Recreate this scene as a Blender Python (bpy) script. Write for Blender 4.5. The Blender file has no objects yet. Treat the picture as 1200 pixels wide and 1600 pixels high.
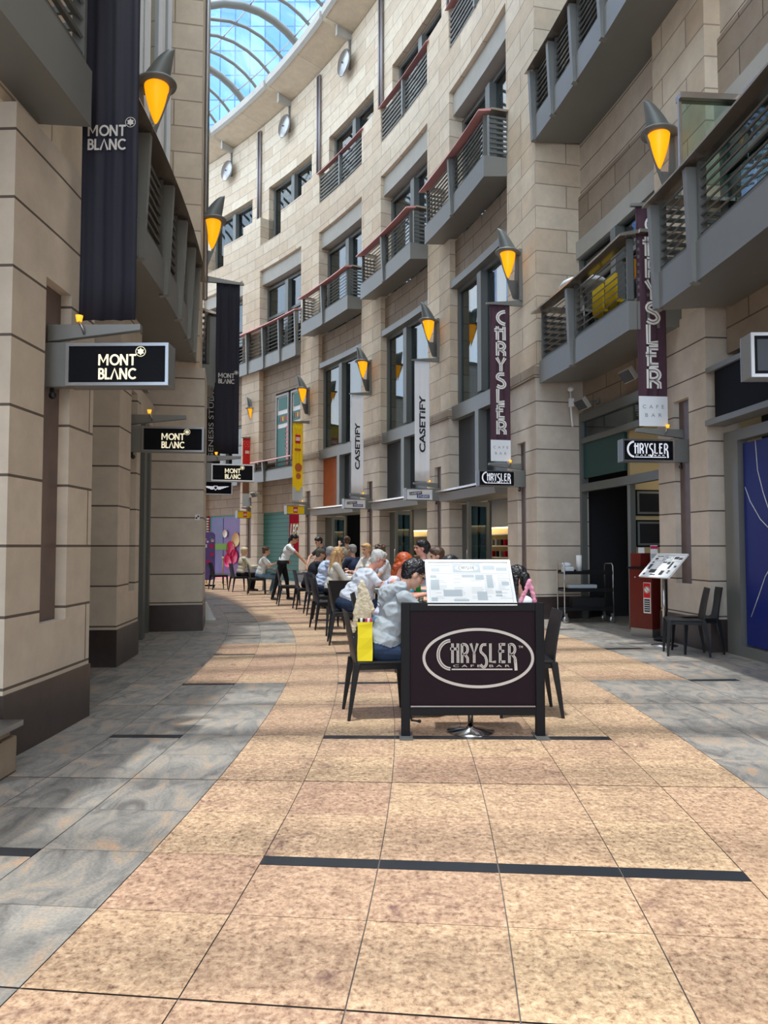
import bpy, bmesh, math, random
import numpy as np
from mathutils import Vector, Matrix, Euler, noise
random.seed(7)
C = bpy.context.scene.collection
PI = math.pi
rad = math.radians

# ------------------------------------------------------------------ camera
SC = bpy.context.scene
cam = bpy.data.cameras.new('camera')
cam.sensor_fit = 'HORIZONTAL'
cam.sensor_width = 36.0
cam.lens = 36.0 * 1150.0 / 1200.0
cam.clip_end = 600
camo = bpy.data.objects.new('camera', cam)
camo.location = (0, 0, 1.5)
camo.rotation_euler = (PI / 2 + math.atan(53 / 1150), 0, 0)
C.objects.link(camo)
SC.camera = camo
# ------------------------------------------------------------------ world, sun, exposure
SC.view_settings.view_transform = 'Standard'
SC.view_settings.look = 'None'
SC.view_settings.gamma = 1
SC.view_settings.use_curve_mapping = False
SC.view_settings.exposure = 0.0
W = bpy.data.worlds.new('sky')
SC.world = W
W.use_nodes = True
nt = W.node_tree
bg = nt.nodes['Background']
bg.inputs['Strength'].default_value = 3.55
tc = nt.nodes.new('ShaderNodeTexCoord')
nz = nt.nodes.new('ShaderNodeTexNoise'); nz.inputs['Scale'].default_value = 2.2; nz.inputs['Detail'].default_value = 6
cr = nt.nodes.new('ShaderNodeValToRGB')
cr.color_ramp.elements[0].position = 0.42; cr.color_ramp.elements[0].color = (0.62, 0.78, 1.0, 1)
cr.color_ramp.elements[1].position = 0.62; cr.color_ramp.elements[1].color = (0.98, 0.99, 1.0, 1)
nt.links.new(tc.outputs['Generated'], nz.inputs['Vector'])
nt.links.new(nz.outputs['Fac'], cr.inputs['Fac'])
nt.links.new(cr.outputs['Color'], bg.inputs['Color'])
sun = bpy.data.lights.new('sun', 'SUN')
sun.energy = 3.8
sun.angle = rad(1.1)
sun.color = (1.0, 0.97, 0.92)
suno = bpy.data.objects.new('sun', sun)
suno.rotation_euler = Vector((0.065, 0.10, -1.0)).to_track_quat('-Z', 'Y').to_euler()
suno.location = (0, 20, 60)
C.objects.link(suno)

# ------------------------------------------------------------------ materials
def lin(c):
    c = c / 255.0
    return c / 12.92 if c <= 0.04045 else ((c + 0.055) / 1.055) ** 2.4
def rgb(r, g, b): return (lin(r), lin(g), lin(b), 1.0)
MATS = {}
def newmat(name):
    m = bpy.data.materials.new(name); m.use_nodes = True
    return m, m.node_tree, m.node_tree.nodes['Principled BSDF']
def mat(name, col, rough=0.6, metal=0.0, spec=0.5, noise_s=0, noise_a=0.12, bump=0.0, bump_s=60, emit=0, ecol=None):
    if name in MATS: return MATS[name]
    m, t, b = newmat(name)
    c = rgb(*col)
    b.inputs['Base Color'].default_value = c
    b.inputs['Roughness'].default_value = rough
    b.inputs['Metallic'].default_value = metal
    b.inputs['Specular IOR Level'].default_value = spec
    if emit:
        b.inputs['Emission Color'].default_value = rgb(*(ecol or col)); b.inputs['Emission Strength'].default_value = emit
    if noise_s or bump:
        tc = t.nodes.new('ShaderNodeTexCoord')
    if noise_s:
        n = t.nodes.new('ShaderNodeTexNoise'); n.inputs['Scale'].default_value = noise_s; n.inputs['Detail'].default_value = 5
        mx = t.nodes.new('ShaderNodeMix'); mx.data_type = 'RGBA'
        mx.inputs['A'].default_value = tuple(v * (1 - noise_a) for v in c[:3]) + (1,)
        mx.inputs['B'].default_value = tuple(min(1, v * (1 + noise_a)) for v in c[:3]) + (1,)
        t.links.new(tc.outputs['Object'], n.inputs['Vector'])
        t.links.new(n.outputs['Fac'], mx.inputs['Factor']); t.links.new(mx.outputs['Result'], b.inputs['Base Color'])
    if bump:
        n2 = t.nodes.new('ShaderNodeTexNoise'); n2.inputs['Scale'].default_value = bump_s; n2.inputs['Detail'].default_value = 4
        bp = t.nodes.new('ShaderNodeBump'); bp.inputs['Strength'].default_value = bump; bp.inputs['Distance'].default_value = 0.01
        t.links.new(tc.outputs['Object'], n2.inputs['Vector']); t.links.new(n2.outputs['Fac'], bp.inputs['Height']); t.links.new(bp.outputs['Normal'], b.inputs['Normal'])
    MATS[name] = m
    return m
def stone(name, c1, c2, mortar, bw, bh, ms=0.012, off=0.5, rough=0.75, streak=0.0):
    m, t, b = newmat(name)
    uv = t.nodes.new('ShaderNodeUVMap')
    br = t.nodes.new('ShaderNodeTexBrick')
    br.offset = off
    br.inputs['Color1'].default_value = rgb(*c1); br.inputs['Color2'].default_value = rgb(*c2); br.inputs['Mortar'].default_value = rgb(*mortar)
    br.inputs['Scale'].default_value = 1; br.inputs['Mortar Size'].default_value = ms; br.inputs['Mortar Smooth'].default_value = 0.1
    br.inputs['Bias'].default_value = 0; br.inputs['Brick Width'].default_value = bw; br.inputs['Row Height'].default_value = bh
    t.links.new(uv.outputs['UV'], br.inputs['Vector'])
    tc = t.nodes.new('ShaderNodeTexCoord')
    n = t.nodes.new('ShaderNodeTexNoise'); n.inputs['Scale'].default_value = 3; n.inputs['Detail'].default_value = 8; n.inputs['Roughness'].default_value = 0.65
    t.links.new(tc.outputs['Object'], n.inputs['Vector'])
    r = t.nodes.new('ShaderNodeValToRGB'); r.color_ramp.elements[0].position = 0.3; r.color_ramp.elements[0].color = (0.86, 0.85, 0.84, 1)
    r.color_ramp.elements[1].position = 0.7; r.color_ramp.elements[1].color = (1.06, 1.05, 1.03, 1)
    t.links.new(n.outputs['Fac'], r.inputs['Fac'])
    mx = t.nodes.new('ShaderNodeMix'); mx.data_type = 'RGBA'; mx.blend_type = 'MULTIPLY'; mx.inputs['Factor'].default_value = 1
    t.links.new(br.outputs['Color'], mx.inputs['A']); t.links.new(r.outputs['Color'], mx.inputs['B'])
    t.links.new(mx.outputs['Result'], b.inputs['Base Color'])
    b.inputs['Roughness'].default_value = rough
    bp = t.nodes.new('ShaderNodeBump'); bp.inputs['Strength'].default_value = 0.25; bp.inputs['Distance'].default_value = 0.01; bp.invert = True
    t.links.new(br.outputs['Fac'], bp.inputs['Height']); t.links.new(bp.outputs['Normal'], b.inputs['Normal'])
    MATS[name] = m
    return m
def pink_granite():
    m, t, b = newmat('pink granite')
    tc = t.nodes.new('ShaderNodeTexCoord'); geo = t.nodes.new('ShaderNodeNewGeometry')
    n = t.nodes.new('ShaderNodeTexNoise'); n.inputs['Scale'].default_value = 34; n.inputs['Detail'].default_value = 7; n.inputs['Roughness'].default_value = 0.75; n.inputs['Distortion'].default_value = 0.25
    t.links.new(tc.outputs['Object'], n.inputs['Vector'])
    r = t.nodes.new('ShaderNodeValToRGB'); e = r.color_ramp.elements
    e[0].position = 0.30; e[0].color = rgb(84, 64, 56); e[1].position = 0.70; e[1].color = rgb(228, 208, 180)
    for p, c in ((0.39, (150, 120, 98)), (0.47, (188, 156, 128)), (0.56, (208, 177, 146))):
        k = e.new(p); k.color = rgb(*c)
    t.links.new(n.outputs['Fac'], r.inputs['Fac'])
    nb = t.nodes.new('ShaderNodeTexNoise'); nb.inputs['Scale'].default_value = 9; nb.inputs['Detail'].default_value = 6; nb.inputs['Roughness'].default_value = 0.7
    t.links.new(tc.outputs['Object'], nb.inputs['Vector'])
    rb = t.nodes.new('ShaderNodeValToRGB'); rb.color_ramp.elements[0].position = 0.36; rb.color_ramp.elements[0].color = (0.76, 0.73, 0.72, 1); rb.color_ramp.elements[1].position = 0.58; rb.color_ramp.elements[1].color = (1.08, 1.07, 1.06, 1)
    t.links.new(nb.outputs['Fac'], rb.inputs['Fac'])
    mb_ = t.nodes.new('ShaderNodeMix'); mb_.data_type = 'RGBA'; mb_.blend_type = 'MULTIPLY'; mb_.inputs['Factor'].default_value = 1
    t.links.new(r.outputs['Color'], mb_.inputs['A']); t.links.new(rb.outputs['Color'], mb_.inputs['B'])
    # purple smears
    n2 = t.nodes.new('ShaderNodeTexNoise'); n2.inputs['Scale'].default_value = 2.6; n2.inputs['Detail'].default_value = 9; n2.inputs['Roughness'].default_value = 0.7; n2.inputs['Distortion'].default_value = 0.8
    t.links.new(tc.outputs['Object'], n2.inputs['Vector'])
    r2 = t.nodes.new('ShaderNodeValToRGB'); r2.color_ramp.elements[0].position = 0.59; r2.color_ramp.elements[0].color = (0, 0, 0, 1); r2.color_ramp.elements[1].position = 0.68; r2.color_ramp.elements[1].color = (1, 1, 1, 1)
    t.links.new(n2.outputs['Fac'], r2.inputs['Fac'])
    ml = t.nodes.new('ShaderNodeMath'); ml.operation = 'MULTIPLY'; ml.inputs[1].default_value = 0.75; t.links.new(r2.outputs['Color'], ml.inputs[0])
    mx = t.nodes.new('ShaderNodeMix'); mx.data_type = 'RGBA'; mx.inputs['B'].default_value = rgb(110, 76, 78)
    t.links.new(ml.outputs[0], mx.inputs['Factor']); t.links.new(mb_.outputs['Result'], mx.inputs['A'])
    hsv = t.nodes.new('ShaderNodeHueSaturation')
    mr = t.nodes.new('ShaderNodeMapRange'); mr.inputs['To Min'].default_value = 0.88; mr.inputs['To Max'].default_value = 1.1
    mr2 = t.nodes.new('ShaderNodeMapRange'); mr2.inputs['To Min'].default_value = 0.49; mr2.inputs['To Max'].default_value = 0.508
    t.links.new(geo.outputs['Random Per Island'], mr.inputs['Value']); t.links.new(geo.outputs['Random Per Island'], mr2.inputs['Value'])
    t.links.new(mr.outputs['Result'], hsv.inputs['Value']); t.links.new(mr2.outputs['Result'], hsv.inputs['Hue'])
    t.links.new(mx.outputs['Result'], hsv.inputs['Color'])
    t.links.new(hsv.outputs['Color'], b.inputs['Base Color'])
    b.inputs['Roughness'].default_value = 0.42; b.inputs['Specular IOR Level'].default_value = 0.35
    MATS['pink'] = m
def grey_granite():
    m, t, b = newmat('grey veined granite')
    tc = t.nodes.new('ShaderNodeTexCoord'); geo = t.nodes.new('ShaderNodeNewGeometry')
    mp = t.nodes.new('ShaderNodeMapping'); mp.inputs['Scale'].default_value = (2.6, 1.3, 1)
    ml = t.nodes.new('ShaderNodeMath'); ml.operation = 'MULTIPLY'; ml.inputs[1].default_value = 40
    cb = t.nodes.new('ShaderNodeCombineXYZ'); t.links.new(ml.outputs[0], cb.inputs['Z']); t.links.new(ml.outputs[0], cb.inputs['X'])
    t.links.new(geo.outputs['Random Per Island'], ml.inputs[0]); t.links.new(cb.outputs[0], mp.inputs['Location'])
    rz = t.nodes.new('ShaderNodeMath'); rz.operation = 'MULTIPLY_ADD'; rz.inputs[1].default_value = 0.9; rz.inputs[2].default_value = -0.9; t.links.new(geo.outputs['Random Per Island'], rz.inputs[0])
    cb2 = t.nodes.new('ShaderNodeCombineXYZ'); t.links.new(rz.outputs[0], cb2.inputs['Z']); t.links.new(cb2.outputs[0], mp.inputs['Rotation'])
    t.links.new(tc.outputs['Object'], mp.inputs['Vector'])
    w = t.nodes.new('ShaderNodeTexNoise'); w.inputs['Scale'].default_value = 1.9; w.inputs['Distortion'].default_value = 1.3; w.inputs['Detail'].default_value = 9; w.inputs['Roughness'].default_value = 0.62
    t.links.new(mp.outputs['Vector'], w.inputs['Vector'])
    r = t.nodes.new('ShaderNodeValToRGB'); e = r.color_ramp.elements
    e[0].position = 0.30; e[0].color = rgb(110, 106, 102); e[1].position = 0.72; e[1].color = rgb(206, 164, 132)
    for p, c in ((0.42, (140, 137, 132)), (0.52, (160, 155, 148)), (0.61, (176, 162, 146))):
        k = e.new(p); k.color = rgb(*c)
    t.links.new(w.outputs['Fac'], r.inputs['Fac'])
    n = t.nodes.new('ShaderNodeTexNoise'); n.inputs['Scale'].default_value = 70; n.inputs['Detail'].default_value = 4
    t.links.new(tc.outputs['Object'], n.inputs['Vector'])
    r3 = t.nodes.new('ShaderNodeValToRGB'); r3.color_ramp.elements[0].position = 0.3; r3.color_ramp.elements[0].color = (0.8, 0.8, 0.8, 1); r3.color_ramp.elements[1].position = 0.6; r3.color_ramp.elements[1].color = (1.05, 1.05, 1.05, 1)
    t.links.new(n.outputs['Fac'], r3.inputs['Fac'])
    mx = t.nodes.new('ShaderNodeMix'); mx.data_type = 'RGBA'; mx.blend_type = 'MULTIPLY'; mx.inputs['Factor'].default_value = 1
    t.links.new(r.outputs['Color'], mx.inputs['A']); t.links.new(r3.outputs['Color'], mx.inputs['B'])
    hsv = t.nodes.new('ShaderNodeHueSaturation'); mr = t.nodes.new('ShaderNodeMapRange'); mr.inputs['To Min'].default_value = 0.82; mr.inputs['To Max'].default_value = 1.1
    t.links.new(geo.outputs['Random Per Island'], mr.inputs['Value']); t.links.new(mr.outputs['Result'], hsv.inputs['Value'])
    t.links.new(mx.outputs['Result'], hsv.inputs['Color']); t.links.new(hsv.outputs['Color'], b.inputs['Base Color'])
    b.inputs['Roughness'].default_value = 0.4; b.inputs['Specular IOR Level'].default_value = 0.4
    MATS['grey'] = m
def glass(name, tint, gl=0.12, rough=0.02):
    m = bpy.data.materials.new(name); m.use_nodes = True; t = m.node_tree
    t.nodes.remove(t.nodes['Principled BSDF'])
    out = t.nodes['Material Output']
    tr = t.nodes.new('ShaderNodeBsdfTransparent'); tr.inputs['Color'].default_value = tint + (1,)
    g = t.nodes.new('ShaderNodeBsdfGlossy'); g.inputs['Roughness'].default_value = rough
    fr = t.nodes.new('ShaderNodeLayerWeight'); fr.inputs['Blend'].default_value = 0.5
    pw = t.nodes.new('ShaderNodeMath'); pw.operation = 'POWER'; pw.inputs[1].default_value = 3.5; t.links.new(fr.outputs['Facing'], pw.inputs[0])
    ad = t.nodes.new('ShaderNodeMath'); ad.operation = 'MULTIPLY_ADD'; ad.inputs[1].default_value = 0.8; ad.inputs[2].default_value = gl; ad.use_clamp = True
    mx = t.nodes.new('ShaderNodeMixShader')
    t.links.new(pw.outputs[0], ad.inputs[0]); t.links.new(ad.outputs[0], mx.inputs['Fac'])
    t.links.new(tr.outputs[0], mx.inputs[1]); t.links.new(g.outputs[0], mx.inputs[2]); t.links.new(mx.outputs[0], out.inputs['Surface'])
    MATS[name] = m
    return m
pink_granite(); grey_granite()
stone('wall stone', (222, 210, 190), (208, 190, 166), (158, 142, 126), 1.45, 0.48, 0.012)
stone('pier stone', (212, 202, 188), (200, 190, 176), (98, 88, 80), 60.0, 0.5, 0.011)
stone('band stone', (164, 150, 134), (150, 136, 120), (96, 86, 78), 1.1, 0.42, 0.012)
stone('soffit stone', (208, 194, 172), (198, 184, 160), (158, 144, 126), 2.6, 2.6, 0.01)
mat('plinth granite', (66, 56, 54), 0.35, noise_s=9, noise_a=0.35)
mat('brown granite', (104, 88, 84), 0.4, noise_s=7, noise_a=0.3)
mat('concrete', (176, 174, 166), 0.7, noise_s=3, noise_a=0.12)
mat('grey metal', (132, 134, 132), 0.45, 0.35, noise_s=2, noise_a=0.06)
mat('frame metal', (112, 116, 114), 0.45, 0.3)
mat('dark metal', (108, 110, 108), 0.5, 0.3)
mat('pipe metal', (158, 152, 154), 0.4, 0.3)
mat('dark pipe', (60, 54, 60), 0.4, 0.4)
mat('coping rose', (206, 150, 150), 0.5, 0.15)
mat('coping metal', (172, 162, 152), 0.25, 0.75)
mat('chrome', (205, 205, 205), 0.16, 1.0)
mat('steel', (170, 172, 174), 0.28, 0.9)
mat('grout', (104, 96, 90), 0.9)
mat('dark strip', (40, 44, 50), 0.35, noise_s=90, noise_a=0.2)
mat('black plastic', (20, 21, 25), 0.42, spec=0.4)
mat('black paint', (13, 14, 20), 0.5, spec=0.25)
mat('white paint', (236, 238, 240), 0.4)
mat('white cloth', (228, 234, 240), 0.8)
mat('banner white', (248, 250, 252), 0.8)
MATS['banner white'].node_tree.nodes['Principled BSDF'].inputs['Subsurface Weight'].default_value = 0
_m = MATS['banner white'].node_tree; _t = _m.nodes.new('ShaderNodeBsdfTranslucent'); _t.inputs['Color'].default_value = (0.95, 0.97, 1, 1); _x = _m.nodes.new('ShaderNodeMixShader'); _x.inputs['Fac'].default_value = 0.45
_m.links.new(_m.nodes['Principled BSDF'].outputs[0], _x.inputs[1]); _m.links.new(_t.outputs[0], _x.inputs[2]); _m.links.new(_x.outputs[0], _m.nodes['Material Output'].inputs['Surface'])
mat('maroon', (26, 10, 22), 0.55, spec=0.2)
mat('banner maroon', (70, 42, 56), 0.75)
mat('navy cloth', (21, 22, 38), 0.75)
mat('black cloth', (18, 18, 24), 0.7)
mat('sign black', (9, 11, 18), 0.6, spec=0.15)
mat('logo silver', (196, 192, 186), 0.4)
mat('logo white', (235, 235, 230), 0.5)
mat('logo ink', (24, 28, 40), 0.6)
mat('grey ink', (130, 130, 132), 0.6)
mat('lit cream', (255, 246, 214), 0.5, emit=0.6, ecol=(255, 244, 205))
mat('lit white', (240, 242, 248), 0.5, emit=0.55, ecol=(235, 238, 250))
mat('amber glow', (255, 168, 10), 0.4, emit=0.9, ecol=(255, 172, 8))
mat('amber small', (255, 170, 40), 0.4, emit=1.2, ecol=(255, 180, 50))
mat('warm light', (255, 240, 200), 0.5, emit=2.5, ecol=(255, 236, 190))
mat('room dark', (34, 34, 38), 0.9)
mat('room blue', (16, 20, 50), 0.6)
mat('dark panel', (46, 52, 60), 0.4)
mat('panel orange', (178, 92, 44), 0.5, noise_s=3, noise_a=0.2)
mat('teal', (66, 128, 124), 0.6)
mat('teal dark', (34, 74, 72), 0.5)
mat('lego red', (208, 28, 30), 0.45)
mat('lego yellow', (246, 206, 10), 0.45)
mat('crimson', (160, 10, 40), 0.9, spec=0.1)
mat('purple', (104, 84, 150), 0.5, noise_s=1.4, noise_a=0.4)
mat('violet', (84, 90, 150), 0.5, noise_s=1.1, noise_a=0.35)
mat('magenta', (200, 36, 96), 0.5)
mat('pink', (232, 150, 170), 0.8) if 'pinkc' in MATS else None
mat('pink cloth', (226, 150, 176), 0.85)
mat('carpet pink', (226, 130, 150), 0.9)
mat('grass green', (110, 160, 70), 0.7)
mat('brass', (190, 150, 80), 0.3, 0.8)
mat('blue poster', (12, 36, 122), 0.5)
mat('redwood', (104, 34, 28), 0.35, noise_s=5, noise_a=0.2)
mat('yellow bag', (246, 226, 18), 0.6)
mat('paper', (240, 240, 238), 0.8)
mat('menu grey', (182, 192, 196), 0.6)
mat('menu dark', (60, 62, 66), 0.6)
mat('cup blue', (50, 140, 160), 0.35)
mat('bottle green', (30, 140, 50), 0.15)
mat('wood brown', (120, 84, 60), 0.6)
mat('cream wall', (224, 200, 150), 0.8)
glass('roof glass', (0.90, 0.95, 0.98), 0.02)
glass('window glass', (0.38, 0.50, 0.52), 0.05)
glass('clear glass', (0.72, 0.82, 0.78), 0.05)

# ------------------------------------------------------------------ mesh helpers
class MB:
    def __init__(s): s.v = []; s.f = []; s.m = []; s.uv = []; s.sm = []
    def add(s, vs, fs, m=0, uvs=None, smooth=False):
        o = len(s.v); s.v += [Vector(p) for p in vs]
        for i, f in enumerate(fs):
            s.f.append([o + k for k in f]); s.m.append(m); s.uv.append(uvs[i] if uvs else None); s.sm.append(smooth)
    def box(s, x0, x1, y0, y1, z0, z1, m=0, M=None):
        vs = [Vector((x, y, z)) for z in (z0, z1) for y in (y0, y1) for x in (x0, x1)]
        if M: vs = [M @ v for v in vs]
        s.add(vs, [(0, 2, 3, 1), (4, 5, 7, 6), (0, 1, 5, 4), (2, 6, 7, 3), (0, 4, 6, 2), (1, 3, 7, 5)], m)
    def ring(s, t0, t1, Ra, Rb, z0, z1, m=0, step=1.2):
        """box bent round the centre of the curved street: angles in degrees, radii, heights"""
        n = max(1, int(math.ceil(abs(t1 - t0) / step))); R0, R1 = min(Ra, Rb), max(Ra, Rb)
        vs = []
        for i in range(n + 1):
            t = rad(t0 + (t1 - t0) * i / n)
            for R, z in ((R0, z0), (R1, z0), (R1, z1), (R0, z1)):
                vs.append((CX + R * math.cos(t), CY + R * math.sin(t), z))
        fs = []; uv = []
        for i in range(n):
            a = 4 * i; b = a + 4
            u0 = 42 * rad(t0 + (t1 - t0) * i / n); u1 = 42 * rad(t0 + (t1 - t0) * (i + 1) / n)
            fs += [(a, a + 3, b + 3, b)]; uv += [[(u0, z0), (u0, z1), (u1, z1), (u1, z0)]]
            fs += [(a + 1, b + 1, b + 2, a + 2)]; uv += [[(u0, z0), (u1, z0), (u1, z1), (u0, z1)]]
            fs += [(a, b, b + 1, a + 1)]; uv += [[(u0, R0), (u1, R0), (u1, R1), (u0, R1)]]
            fs += [(a + 3, a + 2, b + 2, b + 3)]; uv += [[(u0, R0), (u0, R1), (u1, R1), (u1, R0)]]
        fs += [(0, 1, 2, 3)]; uv += [[(R0, z0), (R1, z0), (R1, z1), (R0, z1)]]
        e = 4 * n
        fs += [(e, e + 3, e + 2, e + 1)]; uv += [[(R0, z0), (R0, z1), (R1, z1), (R1, z0)]]
        s.add(vs, fs, m, uv)
    def ringq(s, t0, t1, prof, m=0, step=1.0):
        """any (R,z) outline swept along the curve"""
        n = max(1, int(math.ceil(abs(t1 - t0) / step))); k = len(prof); vs = []
        for i in range(n + 1):
            t = rad(t0 + (t1 - t0) * i / n)
            vs += [(CX + R * math.cos(t), CY + R * math.sin(t), z) for R, z in prof]
        fs = []; uv = []
        L = [0]
        for j in range(k): a, b = prof[j], prof[(j + 1) % k]; L.append(L[-1] + math.hypot(a[0] - b[0], a[1] - b[1]))
        for i in range(n):
            u0 = 42 * rad(t0 + (t1 - t0) * i / n); u1 = 42 * rad(t0 + (t1 - t0) * (i + 1) / n)
            for j in range(k):
                j2 = (j + 1) % k
                fs.append((i * k + j, i * k + j2, (i + 1) * k + j2, (i + 1) * k + j)); uv.append([(u0, L[j]), (u0, L[j + 1]), (u1, L[j + 1]), (u1, L[j])])
        fs.append(tuple(range(k))[::-1]); uv.append(None)
        fs.append(tuple(n * k + j for j in range(k))); uv.append(None)
        s.add(vs, fs, m, uv)
    def tube(s, pts, r, m=0, n=8, cap=True):
        pts = [Vector(p) for p in pts]; rs = r if isinstance(r, (list, tuple)) else [r] * len(pts)
        vs = []; up = None
        for i, p in enumerate(pts):
            d = (pts[min(i + 1, len(pts) - 1)] - pts[max(i - 1, 0)]).normalized()
            if up is None: up = Vector((0, 0, 1)) if abs(d.z) < 0.9 else Vector((1, 0, 0))
            a = d.cross(up).normalized(); b = a.cross(d).normalized(); up = b
            vs += [p + (a * math.cos(2 * PI * k / n) + b * math.sin(2 * PI * k / n)) * rs[i] for k in range(n)]
        fs = [(i * n + k, i * n + (k + 1) % n, (i + 1) * n + (k + 1) % n, (i + 1) * n + k) for i in range(len(pts) - 1) for k in range(n)]
        if cap: fs += [tuple(range(n))[::-1], tuple((len(pts) - 1) * n + k for k in range(n))]
        s.add(vs, fs, m, smooth=True)
    def lathe(s, prof, c=(0, 0, 0), n=24, m=0, a0=0, a1=2 * PI, M=None):
        full = abs(a1 - a0 - 2 * PI) < 1e-6; k = n if full else n + 1; vs = []
        for i in range(k):
            a = a0 + (a1 - a0) * i / n
            vs += [Vector((c[0] + r * math.cos(a), c[1] + r * math.sin(a), c[2] + z)) for r, z in prof]
        if M: vs = [M @ v for v in vs]
        p = len(prof); fs = []
        for i in range(n):
            j = (i + 1) % k
            fs += [(i * p + q, j * p + q, j * p + q + 1, i * p + q + 1) for q in range(p - 1)]
        s.add(vs, fs, m, smooth=True)
    def prism(s, poly, y0, y1, m=0, M=None):
        """outline in x,z pulled along y"""
        k = len(poly)
        vs = [Vector((x, y0, z)) for x, z in poly] + [Vector((x, y1, z)) for x, z in poly]
        if M: vs = [M @ v for v in vs]
        s.add(vs, [tuple(range(k)), tuple(range(k, 2 * k))[::-1]] + [(i, i + k, (i + 1) % k + k, (i + 1) % k) for i in range(k)], m)
    def ell(s, c, r, m=0, n=14, M=None):
        vs = []; fs = []; h = n // 2 + 1
        for i in range(h + 1):
            p = PI * i / h
            for k in range(n): a = 2 * PI * k / n; vs.append(Vector((c[0] + r[0] * math.sin(p) * math.cos(a), c[1] + r[1] * math.sin(p) * math.sin(a), c[2] + r[2] * math.cos(p))))
        if M: vs = [M @ v for v in vs]
        fs = [(i * n + k, (i + 1) * n + k, (i + 1) * n + (k + 1) % n, i * n + (k + 1) % n) for i in range(h) for k in range(n)]
        s.add(vs, fs, m, smooth=True)
    def mesh(s, name, mats, M=None):
        me = bpy.data.meshes.new(name)
        vs = [M @ v for v in s.v] if M else s.v
        me.from_pydata([tuple(v) for v in vs], [], s.f)
        for mm in mats: me.materials.append(MATS[mm] if isinstance(mm, str) else mm)
        uvl = me.uv_layers.new(name='UVMap')
        for pi, p in enumerate(me.polygons):
            p.material_index = s.m[pi]; p.use_smooth = s.sm[pi]; uv = s.uv[pi]
            if uv is None:
                nx, ny, nzz = (abs(c) for c in p.normal)
                for li, vi in zip(p.loop_indices, p.vertices):
                    q = me.vertices[vi].co
                    uvl.data[li].uv = (q.x, q.y) if nzz >= nx and nzz >= ny else ((q.y, q.z) if nx > ny else (q.x, q.z))
            else:
                for li, q in zip(p.loop_indices, uv): uvl.data[li].uv = q
        bm = bmesh.new(); bm.from_mesh(me)
        bmesh.ops.remove_doubles(bm, verts=bm.verts, dist=1e-6)
        bmesh.ops.recalc_face_normals(bm, faces=bm.faces)
        bm.to_mesh(me); bm.free(); me.update()
        return me
    def build(s, name, mats, parent=None, world=False, bevel=0):
        if isinstance(mats, (str, bpy.types.Material)): mats = [mats]
        M = None
        if world and parent is not None: M = root_matrix(parent).inverted()
        me = s.mesh(name, mats, M)
        o = bpy.data.objects.new(name, me); C.objects.link(o)
        if parent is not None: o.parent = parent
        if bevel:
            b = o.modifiers.new('bevel', 'BEVEL'); b.width = bevel; b.segments = 2; b.limit_method = 'ANGLE'; b.angle_limit = rad(40)
        return o
def root_matrix(o):
    while o.parent is not None: o = o.parent
    return o.matrix_basis.copy()
CX, CY = -38.0, 6.5
def pol(R, t, z=0.0): t = rad(t); return Vector((CX + R * math.cos(t), CY + R * math.sin(t), z))
def tag(o, label=None, cat=None, group=None, kind=None):
    if label: o['label'] = label
    if cat: o['category'] = cat
    if group: o['group'] = group
    if kind: o['kind'] = kind
    return o
def thing(name, label, cat, loc=(0, 0, 0), rotz=0.0, group=None, scale=1.0):
    o = bpy.data.objects.new(name, None); C.objects.link(o); o.empty_display_size = 0.2
    o.location = loc; o.rotation_euler = (0, 0, rotz); o.scale = (scale,) * 3
    return tag(o, label, cat, group)
def struct(o, label=None, cat=None): return tag(o, label, cat, kind='structure')
def dup(root, loc, rotz, label, group=None):
    r = root.copy(); C.objects.link(r); r.location = loc; r.rotation_euler = (0, 0, rotz); r['label'] = label
    if group: r['group'] = group
    for ch in list(root.children):
        c = ch.copy(); C.objects.link(c); c.parent = r
        for g in list(ch.children):
            d = g.copy(); C.objects.link(d); d.parent = c
    return r

# flat lettering: 2-D shapes laid on a plane given by origin o, axis u (right), axis v (up)
def plane(o, u, v): 
    u = Vector(u).normalized(); v = Vector(v).normalized(); n = u.cross(v)
    M = Matrix((u, v, n)).transposed().to_4x4(); M.translation = Vector(o); return M
def text_mesh(body, w, h, P, mb, m=0, weight=0.0, lift=0.003, rot=0, shear=0.0):
    cu = bpy.data.curves.new('t', 'FONT'); cu.body = body; cu.size = 1; cu.offset = weight; cu.align_x = 'CENTER'; cu.space_line = 0.95; cu.shear = shear
    cu.resolution_u = 3
    ob = bpy.data.objects.new('t', cu); C.objects.link(ob)
    dg = bpy.context.evaluated_depsgraph_get()
    me = bpy.data.meshes.new_from_object(ob.evaluated_get(dg))
    xs = [v.co.x for v in me.vertices]; ys = [v.co.y for v in me.vertices]
    if rot: 
        pts = [(-v.co.y, v.co.x) for v in me.vertices]
        xs = [p[0] for p in pts]; ys = [p[1] for p in pts]
    else: pts = [(v.co.x, v.co.y) for v in me.vertices]
    x0, x1, y0, y1 = min(xs), max(xs), min(ys), max(ys)
    sx = w / (x1 - x0); sy = h / (y1 - y0)
    vs = [P @ Vector(((x - (x0 + x1) / 2) * sx, (y - (y0 + y1) / 2) * sy, lift)) for x, y in pts]
    mb.add(vs, [tuple(p.vertices) for p in me.polygons], m)
    bpy.data.objects.remove(ob); bpy.data.curves.remove(cu); bpy.data.meshes.remove(me)
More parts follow.
